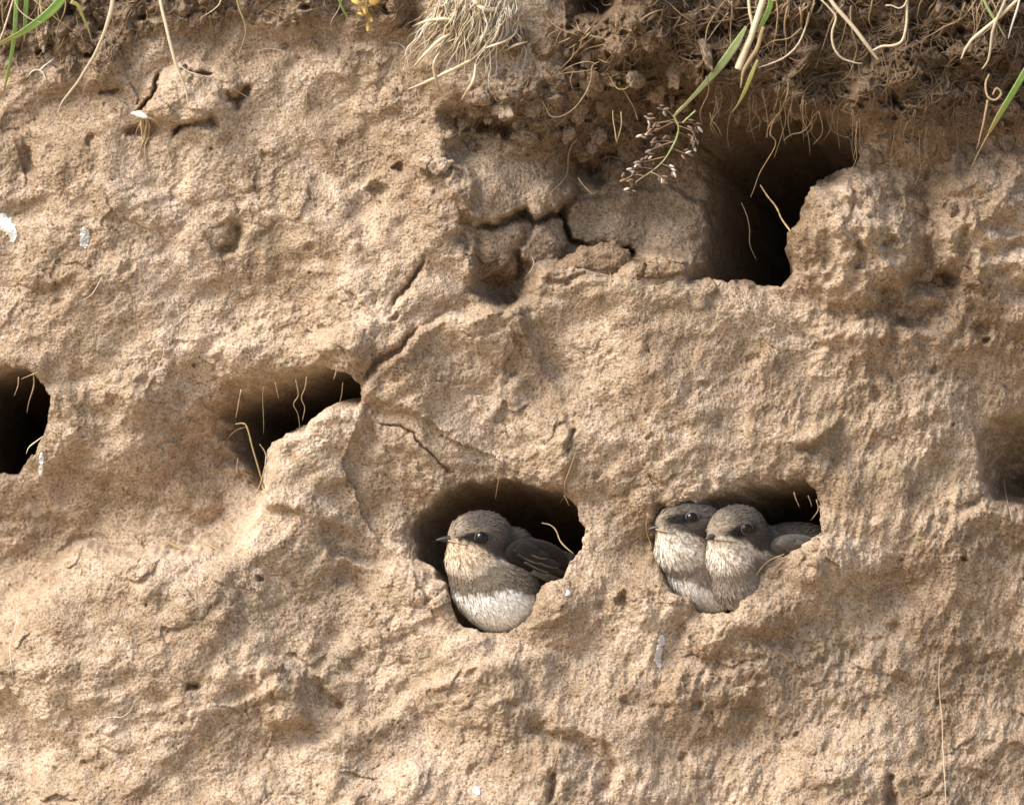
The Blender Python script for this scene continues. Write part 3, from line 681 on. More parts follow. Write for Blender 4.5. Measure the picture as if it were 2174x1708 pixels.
big_clod('wedge shaped clod stuck to the ridge left of the shaded lump', [(884,340),(905,326),(950,330),(966,346),(950,366),(915,370)], 20, (0, 0.35), 990)

# ---------------------------------------------------------------- grass blades, straws, roots: one object each
# (name, category, label, material, width, points, mode, wiggle, taper, flatness, group)
T3 = (1.0, 1.0, 0.3)
ST = [
 ('hanging_grass','grass','broad green grass blade arching to the left with a yellow tip','green',24,[(150,-30),(128,8),(92,42),(48,72),(12,90),(-25,112)],(90,82,80,74),0,(0.9,1.05,0.8,0.45,0.3),0.16),
 ('hanging_grass','grass','long upright green grass stem hanging at the left edge','green',12,[(38,-30),(36,30),(31,90),(22,140),(13,180),(7,200)],(70,62,50,34),0,(1,1,0.85,0.6,0.25),0.35),
 ('hanging_grass','grass','short green grass blade behind the broad arching one','green',13,[(60,-30),(57,20),(55,60),(53,90)],(60,55,48),0,(1,1,0.7,0.2),0.3),
 ('straw','straw','pale bent straw looping beside the green blades','straw',4.5,[(28,-25),(40,18),(66,42),(94,50),(96,46),(88,20),(86,-20)],(84,84,80,70),0,(1,1,.8,.7),1),
 ('straw','straw','thin straw leaning out at the extreme top left corner','straw',6,[(34,-10),(22,30),(8,72),(-8,110)],(80,76,70),0,(0.8,1,0.6),1),
 ('straw','straw','long dry grass blade hanging diagonally left of the cracked slab','straw',10,[(246,-30),(238,20),(226,66),(200,120),(168,172),(140,208),(122,242)],(72,70,60,44,26),1.2,(1.2,1.3,0.8,0.7,0.6,0.3),0.5),
 ('hanging_grass','grass','short yellowing grass blade left of the long diagonal straw','ygreen',8,[(152,5),(168,14),(178,38),(190,66),(197,92)],(62,58,50),0,(1.4,1.2,0.7,0.2),0.3),
 ('straw','straw','pale straight straw hanging over the cracked slab','straw',9,[(334,-30),(345,15),(358,70),(372,125),(386,168),(397,195),(400,228)],(96,92,84,70,58),0.8,(0.9,1,1,0.8,0.6,0.2),0.7),
 ('straw','straw','hooked yellowish straw dangling right of the pale straight straw','gold',7,[(498,-25),(508,15),(520,48),(522,72),(512,105),(503,135)],(66,62,52,36),0.5,(0.9,1,0.9,0.6,0.3),0.6),
 ('straw','straw','small curved straw tip between the two hanging straws','straw',4,[(472,-20),(468,8),(452,24),(432,36)],(60,54,46),0.5,T3,1),
 ('root','root','grey forked root lying on the bank below the green blades','white',7,[(54,164),(66,150),(80,147),(90,156),(97,174)],('s',3),0.8,(0.6,1,1,1,0.5),1),
 ('root','root','grey rootlet joining the forked root from the upper right','white',5.5,[(116,120),(104,130),(92,138),(82,148)],('s',3.5),0.8,(0.6,1,1),1),
 ('root','root','thin rootlet below the hooked straw, curling down right','root',3.6,[(545,70),(548,95),(562,118),(576,134),(598,142)],('s',5),1.6,T3,1),
 ('root','root','fine arched rootlet at the foot of the hooked straw','white',3,[(548,108),(565,102),(590,104),(608,112)],('s',4),1.0,T3,1),
 ('root','root','straight rootlet hanging off the right end of the cracked slab','root',4.5,[(490,186),(508,196),(528,208),(542,224),(552,244)],('s',8),1.0,T3,1),
 ('root','root','wavy rootlet lying in the upper crack of the slab','white',3.6,[(384,140),(402,152),(424,160),(450,166)],('s',4),1.6,T3,1),
 ('root','root','pale rootlet hanging in the dark soil near the yellow leaves','white',3.6,[(728,-10),(718,20),(702,44),(704,66)],('s',6),1.0,T3,1),
 ('hanging_grass','grass','small green grass tip left of the yellow leaves','green',7,[(716,-25),(724,10),(736,34),(746,54)],(50,46,40),0,T3,0.4),
 ('root','root','curved rootlet left of the big pale root tuft','straw',4,[(826,90),(846,92),(860,104),(866,120)],('s',5),0.8,T3,1),
 ('root','root','short wavy rootlet on the sunlit face below the tuft','root',3.2,[(838,140),(848,152),(852,172),(858,188)],('s',4),1.4,T3,1),
 ('root','root','looped tan root in the shaded crumbly soil','root',5,[(1272,132),(1258,142),(1254,170),(1244,198),(1222,228),(1196,246),(1170,248),(1158,230),(1150,214)],(30,34,36,38,34),1.2,(0.8,1,1,0.9,0.8,0.5),1),
 ('root','root','thin root reaching left from the top of the looped root','root',4,[(1270,146),(1240,152),(1200,156),(1152,168)],(32,34,34,26),1.2,T3,1),
 ('root','root','upper fine root arching left over the looped root','root',3.4,[(1268,138),(1245,132),(1215,140),(1186,158)],(34,36,36,28),1.2,T3,1),
 ('root','root','fine root falling straight beside the looped root','root',3,[(1218,150),(1212,172),(1216,195)],(34,34,30),1.0,T3,1),
 ('root','root','yellow hooked rootlet right of the looped root','gold',5,[(1296,165),(1302,178),(1314,190),(1330,188),(1342,176)],(36,38,40,38),0.6,(0.7,1,1,1,0.5),1),
 ('root','root','forked pale root hanging left of the seed head','root',5,[(1300,236),(1302,262),(1306,284),(1309,304)],(14,18,18,14),1.6,(0.7,1,1,1.2),1),
 ('root','root','second prong of the forked root left of the seed head','root',4,[(1318,238),(1318,262),(1312,290),(1310,304)],(14,18,18,14),1.4,T3,1),
 ('root','root','brown root ending in a bud above the seed head','brown',4.5,[(1318,186),(1334,206),(1346,230),(1354,256)],(18,22,22,18),1.0,(0.8,1,0.8,1.4),1),
 ('root','root','long tan root hanging down the shaded lump','root',5,[(1226,292),(1212,310),(1206,336),(1204,364),(1196,382),(1172,406),(1160,412)],('s',7),1.4,(0.8,1,1,0.8,0.5),1),
 ('root','root','thin root dangling across the dark gap beside the lump','root',4.4,[(1228,376),(1238,392),(1250,404),(1258,412),(1270,404)],(-20,-14,-12,-16),1.2,T3,1),
 ('root','root','brown straight stub above the hanging grass stalk','straw',4,[(1545,30),(1520,60),(1498,90)],(78,76,66),1.0,T3,1),
 ('hanging_grass','grass','green grass leaf folded down over the sod towards the seed head','pgreen',21,[(1582,60),(1560,98),(1530,140),(1490,186),(1456,222),(1428,250)],(140,136,120,100,84),0,(0.35,1.0,1.0,0.6,0.4,0.3),0.25),
 ('hanging_grass','grass','bright green blade at the top between the dry stems','green',15,[(1640,-30),(1632,20),(1614,60),(1606,90)],(132,130,126),0,(1,1,0.8,0.2),0.25),
 ('hanging_grass','grass','narrow yellow green blade hanging with a brown tip','ygreen',11,[(1606,130),(1594,160),(1580,195),(1566,222),(1552,242)],(140,138,130,118),0,(0.5,1,0.9,0.5,0.25),0.3),
 ('straw','straw','thick pale dry stem with a swollen node hanging from the sod','straw',20,[(1628,-30),(1612,20),(1596,70),(1580,112),(1566,150)],(128,132,132,126),1.0,(0.9,0.8,0.8,0.95,1.1),0.7),
 ('straw','straw','thin dry stem left of the thick pale stem','straw',9,[(1586,-30),(1588,20),(1596,60),(1590,100)],(118,122,122),1.0,T3,0.8),
 ('straw','straw','ragged dry sheath wrapped round the thick pale stem','root',12,[(1620,60),(1602,110),(1578,150),(1570,190)],(140,138,132),1.4,(0.8,1,0.8,0.3),0.5),
 ('root','root','looped pale stem curving right of the thick pale stem','straw',7,[(1716,30),(1708,60),(1690,100),(1658,128),(1622,142),(1608,146)],(124,128,130,132),0.8,T3,1),
 ('root','root','inner loop of thin stem right of the thick pale stem','root',5,[(1700,62),(1674,84),(1640,90),(1614,106)],(126,128,128),0.8,T3,1),
 ('straw','straw','straight pale stem slanting down to the right across the sod','straw',11,[(1740,-30),(1768,14),(1806,58),(1840,102),(1862,130)],(138,140,134,120),0.4,(0.9,1,1,0.9,0.6),0.8),
 ('root','root','bowed pale root left of the straight slanting stem','straw',9,[(1738,0),(1762,26),(1772,42),(1764,72),(1768,104),(1784,126),(1812,136),(1828,138)],(134,136,134,122),0.5,(0.8,1,1,1,0.8,0.4),0.9),
 ('root','root','hooked pale stem bending back to the slanting stem','straw',10,[(1922,-30),(1922,20),(1920,60),(1912,90),(1894,100),(1868,102),(1850,110)],(142,144,142,134),0.4,(0.9,1,1,1,1.0,0.6),0.9),
 ('root','root','short pale hook beside the hooked stem at the top','straw',7,[(1922,2),(1916,16),(1904,22),(1890,16),(1876,16)],(146,148,146),0.4,(0.8,1,1,1,0.6),1),
 ('straw','straw','pale brown stem crossing the top right corner leftwards','straw',9,[(2186,-30),(2150,8),(2110,46),(2070,78),(2048,104),(2036,128)],(146,144,138,126),1.0,(0.8,1,1,0.8,0.4),0.8),
 ('straw','straw','pale stem dropping beside the crossing stem at top right','straw',8,[(2140,-30),(2128,10),(2106,58),(2100,90),(2094,128),(2082,150)],(150,148,140,126),1.0,(0.8,1,1,0.8,0.4),0.8),
 ('straw','straw','greenish stem slanting right near the top right corner','pgreen',9,[(2076,-30),(2090,14),(2112,52),(2130,84)],(136,138,134),0.6,T3,0.8),
 ('straw','straw','light grey stem dropping into the top right tangle','white',7,[(2162,-10),(2154,24),(2144,56),(2136,86)],(150,148,142),0.6,T3,0.8),
 ('root','root','coiled tan root above the green blade on the right edge','root',9,[(2098,160),(2090,180),(2094,206),(2110,214),(2122,200),(2112,190),(2104,204)],(96,100,104,104),0.8,(0.8,1,1,1,0.7),0.9),
 ('root','root','tapering brown root hanging under the coiled root','root',10,[(2094,214),(2088,250),(2078,290),(2070,318)],(92,90,84),1.0,(1,0.8,0.5,0.2),0.9),
 ('hanging_grass','grass','bright green blade leaning out at the right edge','green',17,[(2210,92),(2174,152),(2146,200),(2118,246),(2096,284)],(130,130,126,120),0,(0.7,1,1,0.9,0.5),0.3),
 ('straw','straw','thin dry tip carrying on from the right edge green blade','gold',5,[(2100,278),(2088,300),(2072,330),(2058,360)],(120,116,108),0.5,(1,0.8,0.3),1),
 ('root','root','long forked root dangling in front of the upper right hole','root',5.5,[(1672,176),(1670,204),(1658,232),(1642,254),(1634,284),(1646,300),(1640,322),(1622,352),(1606,384),(1592,420)],(60,56,48,36,22,10),1.4,(0.9,1,1,0.8,0.6,0.35),1),
 ('root','root','side prong of the forked root over the upper right hole','root',4.4,[(1640,256),(1630,276),(1628,294)],(46,42,36),0.8,T3,1),
 ('root','root','fine root left of the forked root above the hole','root',3.6,[(1652,180),(1650,206),(1644,236)],(58,54,46),1.0,T3,1),
 ('root','root','branched tan root poking right into the upper right hole','root',5,[(1738,236),(1726,246),(1716,268),(1700,282),(1682,286),(1664,298)],(30,24,18,12),1.2,(0.9,1,1,1,0.5),1),
 ('root','root','thin vertical root behind the branched root','root',3.6,[(1702,206),(1702,240),(1704,268),(1706,300)],(20,14,8),1.0,T3,1),
 ('root','root','fine root hanging over the far right of the upper hole','brown',4,[(1756,250),(1766,278),(1788,290),(1806,296),(1812,330),(1820,352)],(16,8,0,-8),1.2,T3,1),
 ('straw','straw','yellow straw standing on the edge of the upper right hole','gold',6,[(1616,392),(1630,416),(1648,440),(1660,466),(1677,492)],(-30,-20,-6,16),1.0,(0.8,1,1,1,0.8),1),
 ('root','root','dark root hanging deep inside the upper right hole','brown',3.6,[(1576,430),(1586,456),(1592,490),(1594,520),(1608,552)],(-70,-80,-90),1.2,T3,1),
 ('root','root','short pale root at the left top of the upper right hole','root',4,[(1508,238),(1512,256),(1522,268),(1532,288)],(22,20,14),1.0,T3,1),
 ('root','root','thin root lying on the angular clod under the lump','root',3.4,[(1293,548),(1296,575),(1296,602),(1292,622)],('s',4),0.8,T3,1),
 ('root','root','curled rootlet in the small dark pocket','straw',3.4,[(1130,545),(1134,558),(1128,572),(1122,580)],('s',10),0.8,T3,1),
 ('straw','straw','kinked yellow straw standing in the left middle hole','gold',5.5,[(500,900),(516,898),(526,908),(536,946),(548,990),(562,1036)],(30,36,38,34,26),0.5,(0.6,1,1,1,0.8),1),
 ('straw','straw','short straw crossing the kinked straw in the hole','gold',4.6,[(552,942),(562,956),(566,976),(560,1000),(552,1030),(538,1056)],(32,32,32,30),0.6,(0.5,1,1,0.7),1),
 ('straw','straw','thin straw leaning on the right wall of the left middle hole','straw',4,[(566,968),(564,990),(566,1014),(570,1034)],(34,32,30),0.6,T3,1),
 ('root','root','faint thin root branching left of the kinked straw','brown',3.4,[(524,906),(504,912),(490,924),(482,934)],(34,26,18),0.8,T3,1),
 ('root','root','longest root dangling from the roof of the left middle hole','root',4,[(628,806),(632,838),(624,858),(634,880),(638,916)],(18,10,6,0),1.4,T3,1),
 ('root','root','twin root hanging right of the longest dangling root','root',4,[(652,800),(648,826),(640,846),(648,866),(642,892)],(20,12,8,4),1.4,T3,1),
 ('root','root','slanting root at the left end of the hole roof','root',4,[(513,826),(508,848),(504,868),(500,888)],(22,18,12),0.8,T3,1),
 ('root','root','short root in the middle of the hole roof','root',4,[(584,812),(588,828),(592,846)],(26,22,16),1.0,T3,1),
 ('root','root','faint root between the slanting and the short roof roots','brown',3.2,[(560,820),(558,850),(560,890),(560,920)],(10,0,-10),1.0,T3,1),
 ('root','root','pale root tip at the right corner of the hole roof','straw',4.4,[(717,776),(714,792),(708,806)],(34,32,28),0.8,T3,1),
 ('root','root','yellowish rootlet in the right end of the left middle hole','brown',3.6,[(728,812),(726,838),(718,862)],(10,6,0),0.8,T3,1),
 ('root','root','fine curved rootlet on the face left of the middle hole','straw',3.6,[(348,738),(346,756),(336,776),(322,796),(312,806)],('s',5),1.0,T3,1),
 ('root','root','bent root in the roof of the hole at the left edge','root',4.4,[(82,790),(66,796),(46,804)],(10,8,4),0.8,T3,1),
 ('root','root','long root dangling inside the hole at the left edge','root',4.6,[(70,792),(72,816),(64,844),(58,876)],(6,2,-4),1.0,T3,1),
 ('root','root','shorter root left of the long one in the left edge hole','root',4,[(40,800),(38,820),(28,842)],(0,-6,-12),1.0,T3,1),
 ('straw','straw','bowed straw across the lower lip of the left edge hole','straw',4.4,[(92,926),(76,938),(62,950),(57,964)],(24,26,22),0.6,T3,1),
 ('root','root','yellowish root hanging in front of the lone bird hole roof','gold',5,[(1222,962),(1212,990),(1200,1024),(1198,1052),(1190,1072),(1187,1088)],('s',6,10,12,26,40,40),1.0,(0.6,0.9,1,0.9,0.5),1),
 ('root','root','short side prong of the yellowish root by the lone bird','gold',3.6,[(1198,1050),(1204,1064),(1208,1074)],(34,32,28),0.5,T3,1),
 ('straw','straw','curved golden straw reaching over the right lip behind the lone bird','gold',4.6,[(1150,1110),(1168,1114),(1180,1126),(1188,1146),(1200,1160),(1218,1174)],(-4,2,8,16,26),0.6,(0.6,1,1,1,0.8),1),
 ('root','root','small brown root in the roof above the lone bird','brown',4.2,[(1058,1018),(1056,1036),(1052,1060)],(-6,-8,-12),0.8,T3,1),
 ('root','root','squiggly root in the roof above the two birds','gold',4.6,[(1686,1044),(1690,1056),(1694,1066),(1698,1078)],(0,-4,-6),1.6,T3,1),
 ('root','root','short root on the right wall of the two birds hole','brown',4.2,[(1716,1052),(1722,1066),(1724,1076)],(4,2,0),1.0,T3,1),
 ('root','root','lower root curving on the right wall of the two birds hole','root',4.2,[(1734,1060),(1738,1080),(1730,1094),(1722,1104)],(10,8,6),1.0,T3,1),
 ('straw','straw','bent straw over the lower lip in front of the pair','gold',6,[(1568,1262),(1584,1246),(1600,1226),(1614,1206),(1634,1188),(1664,1176)],('s',16,14,12,14,10),0.5,(0.6,1,1,1,0.6),1),
 ('root','root','thin yellow rootlet beside the left bird of the pair','gold',4,[(1376,1090),(1372,1112),(1374,1132),(1380,1150),(1382,1164)],('s',10),1.0,T3,1),
 ('root','root','long white zigzag rootlet on the lower left boulder','white',4.2,[(160,1552),(196,1552),(214,1542),(226,1524),(244,1520),(262,1520),(276,1508),(288,1482)],('s',4),1.6,(0.5,1,1,1,0.8,0.5),1),
 ('root','root','faint pale rootlet running down the extreme left face','white',3.4,[(32,1310),(26,1346),(22,1378),(26,1410),(30,1440)],('s',4),1.4,T3,1),
 ('root','root','thin pale rootlet on the left face above the holes','white',3,[(216,588),(204,608),(192,626),(166,640)],('s',4),1.0,T3,1),
 ('straw','straw','orange straw fragment lying on the boulder top','gold',8,[(348,1150),(368,1158),(390,1168)],('s',4),0,(0.6,1,0.6),0.5),
 ('straw','straw','thin straw fragment right of the orange one on the boulder','gold',5,[(424,1150),(440,1156),(456,1164)],('s',4),0,(0.6,1,0.6),0.6),
 ('straw','straw','long thin vertical straw on the lower right face','straw',4,[(1996,1390),(1994,1450),(2000,1520),(2002,1600),(2008,1720)],('s',5),0.6,(0.5,1,1,0.8),1),
 ('root','root','tan rootlet in the gully at the bottom centre','root',4.4,[(1192,1558),(1186,1590),(1176,1622),(1166,1642)],('s',6),1.0,T3,1),
 ('root','root','thin upright rootlet on the hollow at the right edge','straw',4.4,[(2140,1018),(2142,1050),(2146,1080),(2150,1100)],('s',6),0.8,T3,1),
 ('root','root','fine rootlet over the upper left pit','root',3.4,[(846,392),(826,402),(816,422),(802,446)],('s',5),1.2,T3,1),
 ('root','root','dark thread of root on the upper sunlit face','brown',3,[(508,318),(514,336),(516,356),(520,378)],('s',3),1.6,T3,1),
 ('straw','straw','thin straw stuck to the lower lip of the left middle hole','straw',3.6,[(502,972),(500,990),(498,1010)],('s',30),0.6,T3,1),
]
for (nm, cat, lab, mt, wd, pts, mode, wig, tp, flat) in ST:
    base = pts
    if mode[0] != 's':   # heights are relative to the local face around the root's start
        pass
    o = strand(nm, pts, wd * (0.56 if nm == 'root' else 0.66 if wd < 8 else 0.8), mode, MATS[mt], wig, tp, flat, twist=(0.5 if flat < 0.5 else 0))
    tag(o, lab, cat, kind='thing', group={'hanging_grass': 'grass blades hanging over the bank edge', 'straw': 'dry straws and stems', 'root': 'single roots sticking out of the bank'}[nm])

# ---------------------------------------------------------------- root cluster with a pale stub (below the slab crack)
t = empty('root_cluster', to_world(296, 246, float(surf(296, 246)))); b0 = np.array(t.location)
strand('stub', [(278,240),(290,241),(304,246),(314,250)], 13, ('s', 8), M_WHITE, 0.5, (0.5, 1, 1, 0.6), 1, parent=t, base=b0)
for k in range(16):
    x = 300 + RNG.uniform(-8, 14); e = RNG.uniform(0.35, 1.0); yb = 250 + RNG.uniform(-2, 6)
    strand('rootlet', [(x, yb), (x + RNG.uniform(-6, 8), yb + 35 * e), (x + RNG.uniform(-10, 12), yb + 75 * e), (x + RNG.uniform(-14, 8), yb + 125 * e)], RNG.uniform(2.2, 3.8), ('s', 7, 9, 6, 3), M_ROOT if k % 3 else M_STRAW, 1.6, (1, 0.8, 0.3), parent=t, base=b0, sides=5)
strand('rootlet', [(314,250),(330,258),(342,270),(348,282)], 3.4, ('s', 9), M_ROOT, 1.2, T3, parent=t, base=b0)
tag(t, 'white root stub with a beard of fine roots below the cracked slab', 'root cluster')

# ---------------------------------------------------------------- big pale root tuft at the top centre
t = empty('root_tuft', to_world(1040, -20, float(surf(1040, 10)))); b0 = np.array(t.location)
for k in range(270):
    x0 = RNG.uniform(930, 1105); y0 = RNG.uniform(-30, 30); a = RNG.uniform(0.35, 1.0) ** 0.8
    # strands sweep down and to the left
    dx = -RNG.uniform(-35, 150) * a * (1.0 if x0 < 1040 else 0.8); dy = RNG.uniform(60, 190) * a
    p = [(x0, y0), (x0 + dx * 0.25 + RNG.uniform(-10, 10), y0 + dy * 0.38), (x0 + dx * 0.6 + RNG.uniform(-12, 12), y0 + dy * 0.7), (max(866, x0 + dx), y0 + dy)]
    strand('strand', p, RNG.uniform(1.5, 3.9), ('s', RNG.uniform(14, 46), RNG.uniform(10, 44), RNG.uniform(8, 30), RNG.uniform(3, 12)), (M_STRAW, M_STRAW, M_WHITE, M_STRAW, M_WHITE, M_ROOT)[k % 6], 4.6, (0.8, 1, 0.8, 0.3), parent=t, base=b0, sides=5, n=18, seed=4000 + k)
for p, w in [([(1000,-20),(1010,10),(1030,22),(1050,22),(1064,10),(1066,-20)], 10), ([(966,45),(940,42),(910,44),(876,56)], 7), ([(1064,30),(1060,60),(1050,84),(1032,104)], 6), ([(1032,104),(1056,96),(1078,86),(1100,68)], 6),
             ([(1000,130),(960,150),(920,168),(868,190)], 8), ([(960,70),(930,90),(900,120),(880,142)], 8), ([(935,110),(924,130),(922,150),(928,176),(930,196)], 6), ([(1010,140),(1006,170),(996,190),(980,214)], 7), ([(1120,90),(1090,100),(1072,110)], 5)]:
    strand('strand', p, w, ('s', 24, 40, 34, 14), M_STRAW, 1.0, (0.7, 1, 1, 0.4), parent=t, base=b0)
tag(t, 'large pale tangled tuft of dry roots at the top centre', 'root tuft')

# ---------------------------------------------------------------- yellow leaves
t = empty('yellow_leaf_sprig', to_world(778, -5, float(surf(778, 5)) + 30)); b0 = np.array(t.location)
strand('stem', [(782,-25),(780,0),(778,25),(780,50)], 4, (60, 58, 54), M_GOLD, 0.6, T3, parent=t, base=b0)
for k, (x, y, r, an) in enumerate([(760,8,15,20),(775,18,14,80),(796,4,15,150),(785,38,12,60),(768,32,10,200),(782,58,11,95),(800,-8,13,10),(752,-2,11,170)]):
    a = R(an); n = 9; tt = np.linspace(-1, 1, n)
    pth = np.stack([x + r * tt * math.cos(a), y + r * tt * math.sin(a)], -1)
    w3 = to_world(pth[:, 0], pth[:, 1], 62 - 4 * k % 9 + 9 * (1 - tt ** 2) * (-1) ** k)
    v, f = tube(w3 - b0, np.sqrt(np.clip(1.02 - tt ** 2, 0.02, 1)) * r * (0.30 + 0.25 * RNG.random()) * S, 0.7 * S, 8)
    link('leaf', mesh_from('leaf', v, f), M_LEAF, t)
tag(t, 'orange yellow withered leaves hanging at the top edge', 'leaves')

# ---------------------------------------------------------------- grass seed head
HB = 66
t = empty('grass_seed_head', to_world(1440, 240, HB + 14)); b0 = np.array(t.location)
strand('stalk', [(1450,226),(1432,248),(1440,270),(1434,300),(1416,330),(1398,352),(1372,372),(1348,388)], 4.2, (HB + 16, HB + 10, HB, HB - 12), M_PALEGREEN, 0.8, (1, 1, 0.8, 0.6, 0.4), parent=t, base=b0)
strand('stalk', [(1476,236),(1458,252),(1448,262)], 4, (HB + 12, HB + 10), M_PALEGREEN, 0.4, (1, 1), parent=t, base=b0)
def spikelet(x, y, h, ang, ln, tilt):
    n = 7; tt = np.linspace(-1, 1, n); a = R(ang)
    w3 = to_world(x + ln * 0.5 * tt * math.cos(a), y + ln * 0.5 * tt * math.sin(a), h + tilt * tt)
    v, f = tube(w3 - b0, np.sqrt(np.clip(1.02 - tt ** 2, 0.03, 1)) * ln * 0.21 * S, np.sqrt(np.clip(1.02 - tt ** 2, 0.03, 1)) * ln * 0.17 * S, 6)
    link('spikelet', mesh_from('spikelet', v, f), (M_SPIKE, M_SPIKE, M_SPIKE, M_SPIKE, M_BROWN, M_BROWN, M_WHITE)[int(RNG.integers(0, 7))], t)
BR = [((1436,254),(1390,262),(1372,250)),((1436,256),(1395,276),(1356,290)),((1440,262),(1402,262),(1376,284)),((1440,268),(1468,280),(1478,300)),((1438,262),(1470,262),(1486,276)),((1438,280),(1465,296),(1474,316)),
      ((1434,300),(1400,312),(1376,322)),((1430,304),(1410,300),(1388,302)),((1426,316),(1452,326),(1466,330)),((1412,334),(1380,342),(1352,346)),((1402,348),(1424,358),(1432,372)),((1388,362),(1362,356),(1336,360)),((1370,374),(1346,372),(1322,384)),((1352,386),(1344,396),(1330,402)),((1436,262),(1420,240),(1400,232)),((1380,366),(1400,376),(1412,388))]
for bi, br in enumerate(BR):
    hz = HB + RNG.uniform(-14, 14)
    strand('branch', list(br), 2.2, (HB, hz, hz), (M_ROOT, M_BROWN, M_BROWN)[bi % 3], 0.8, (1, 0.8, 0.5), parent=t, base=b0, sides=5)
    (x1, y1), (x2, y2) = br[1], br[2]; an = math.degrees(math.atan2(y2 - y1, x2 - x1))
    spikelet(x2, y2, hz, an + RNG.uniform(-15, 15), RNG.uniform(12, 18), RNG.uniform(-3, 3))
    for q in (0.1, 0.35, 0.55, 0.8):
        sx = x1 + (x2 - x1) * q; sy = y1 + (y2 - y1) * q; sg = RNG.choice([-1, 1])
        spikelet(sx + RNG.uniform(-5, 5), sy + sg * RNG.uniform(4, 10), hz + RNG.uniform(-4, 4), an + sg * 35, RNG.uniform(10, 15), RNG.uniform(-3, 3))
tag(t, 'grass seed head with pinkish spikelets hanging below the sod', 'seed head')

# ---------------------------------------------------------------- uncountable fine rootlets
def rootlet_mass(name, n, sampler, mat, label, wid=(1.6, 3.2)):
    V = []; F = []; base = 0; org = None
    for k in range(n):
        pts, mode = sampler(k)
        w = path_of(pts, mode, 9, 2.0, 7000 + k)
        if org is None: org = w[0].copy()
        r = RNG.uniform(*wid) * 0.5 * S
        v, f = tube(w - org, r * np.linspace(1, 0.35, 9), None, 4)
        V.append(v); F += [tuple(i + base for i in q) for q in f]; base += len(v)
    o = link(name, mesh_from(name, np.vstack(V), F), mat, None, org); return tag(o, label, 'rootlets', None, 'stuff')
def s_sod(k):
    while True:
        x = RNG.uniform(1330, 2190); y = RNG.uniform(-20, 285)
        if float(surf(x, y, SOIL)) > 0.35: break
    L = RNG.uniform(18, 75); a = RNG.normal(1.75, 0.85)
    p = [(x, y)]
    for _ in range(3): a += RNG.normal(0, 0.55); p.append((p[-1][0] + L / 3 * math.cos(a), p[-1][1] + L / 3 * math.sin(a)))
    return p, ('s', 1, RNG.uniform(3, 14), RNG.uniform(2, 12), RNG.uniform(0, 8))
rootlet_mass('fine_sod_roots', 900, s_sod, M_BROWN, 'felt of fine brown roots on the overhanging sod')
def s_fringe(k):
    x = RNG.uniform(1490, 2120); y0 = float(np.interp(x, [1480, 1560, 1650, 1800, 1900, 2010, 2110], [190, 215, 212, 250, 282, 285, 275])) + RNG.uniform(-30, 10)
    L = 18 + 105 * RNG.random() ** 1.8
    h = max(float(surf_max(x, y0 - 15, 12)), -5) + RNG.uniform(-25, 4)
    return [(x, y0), (x + RNG.uniform(-8, 8), y0 + L * .35), (x + RNG.uniform(-14, 14), y0 + L * .7), (x + RNG.uniform(-22, 16), y0 + L)], (h, h - 6, h - 12)
rootlet_mass('hanging_root_fringe', 90, s_fringe, M_BROWN, 'fringe of thin roots hanging below the sod', (1.4, 2.8))
def s_left(k):
    while True:
        x = RNG.uniform(-10, 1350); y = RNG.uniform(-15, 330)
        if float(surf(x, y, CRUMB)) > 0.2 or RNG.random() < 0.12: break
    L = RNG.uniform(14, 60); a = RNG.normal(1.9, 0.7); p = [(x, y)]
    for _ in range(3): a += RNG.normal(0, 0.5); p.append((p[-1][0] + L / 3 * math.cos(a), p[-1][1] + L / 3 * math.sin(a)))
    return p, ('s', 0, RNG.uniform(2, 7), RNG.uniform(1, 6), 1)
rootlet_mass('fine_soil_roots', 330, s_left, M_ROOT, 'scattered fine rootlets in the dark crumbly soil', (1.3, 2.6))

def s_thatch(k):
    cx, sp, y0, a0 = [(1620, 60, -15, 1.9), (1480, 90, 20, 2.9), (1690, 60, -10, 2.0), (2090, 70, -15, 1.9), (1850, 170, -15, 1.7), (1240, 60, 70, 2.9), (60, 70, -15, 1.7)][k % 7]
    x = RNG.normal(cx, sp * 0.6); y = y0 + RNG.uniform(-10, 30); L = 30 + 120 * RNG.random() ** 1.6; a = a0 + RNG.normal(0, 0.45); p = [(x, y)]
    for _ in range(3): a += RNG.normal(0, 0.28); p.append((p[-1][0] + L / 3 * math.cos(a), p[-1][1] + L / 3 * math.sin(a)))
    return p, ('s', RNG.uniform(6, 22), RNG.uniform(10, 34), RNG.uniform(6, 26), RNG.uniform(2, 14))
rootlet_mass('dry_grass_thatch', 84, s_thatch, M_ROOT, 'thatch of broken dry grass stems along the sod edge', (2.2, 5.0))

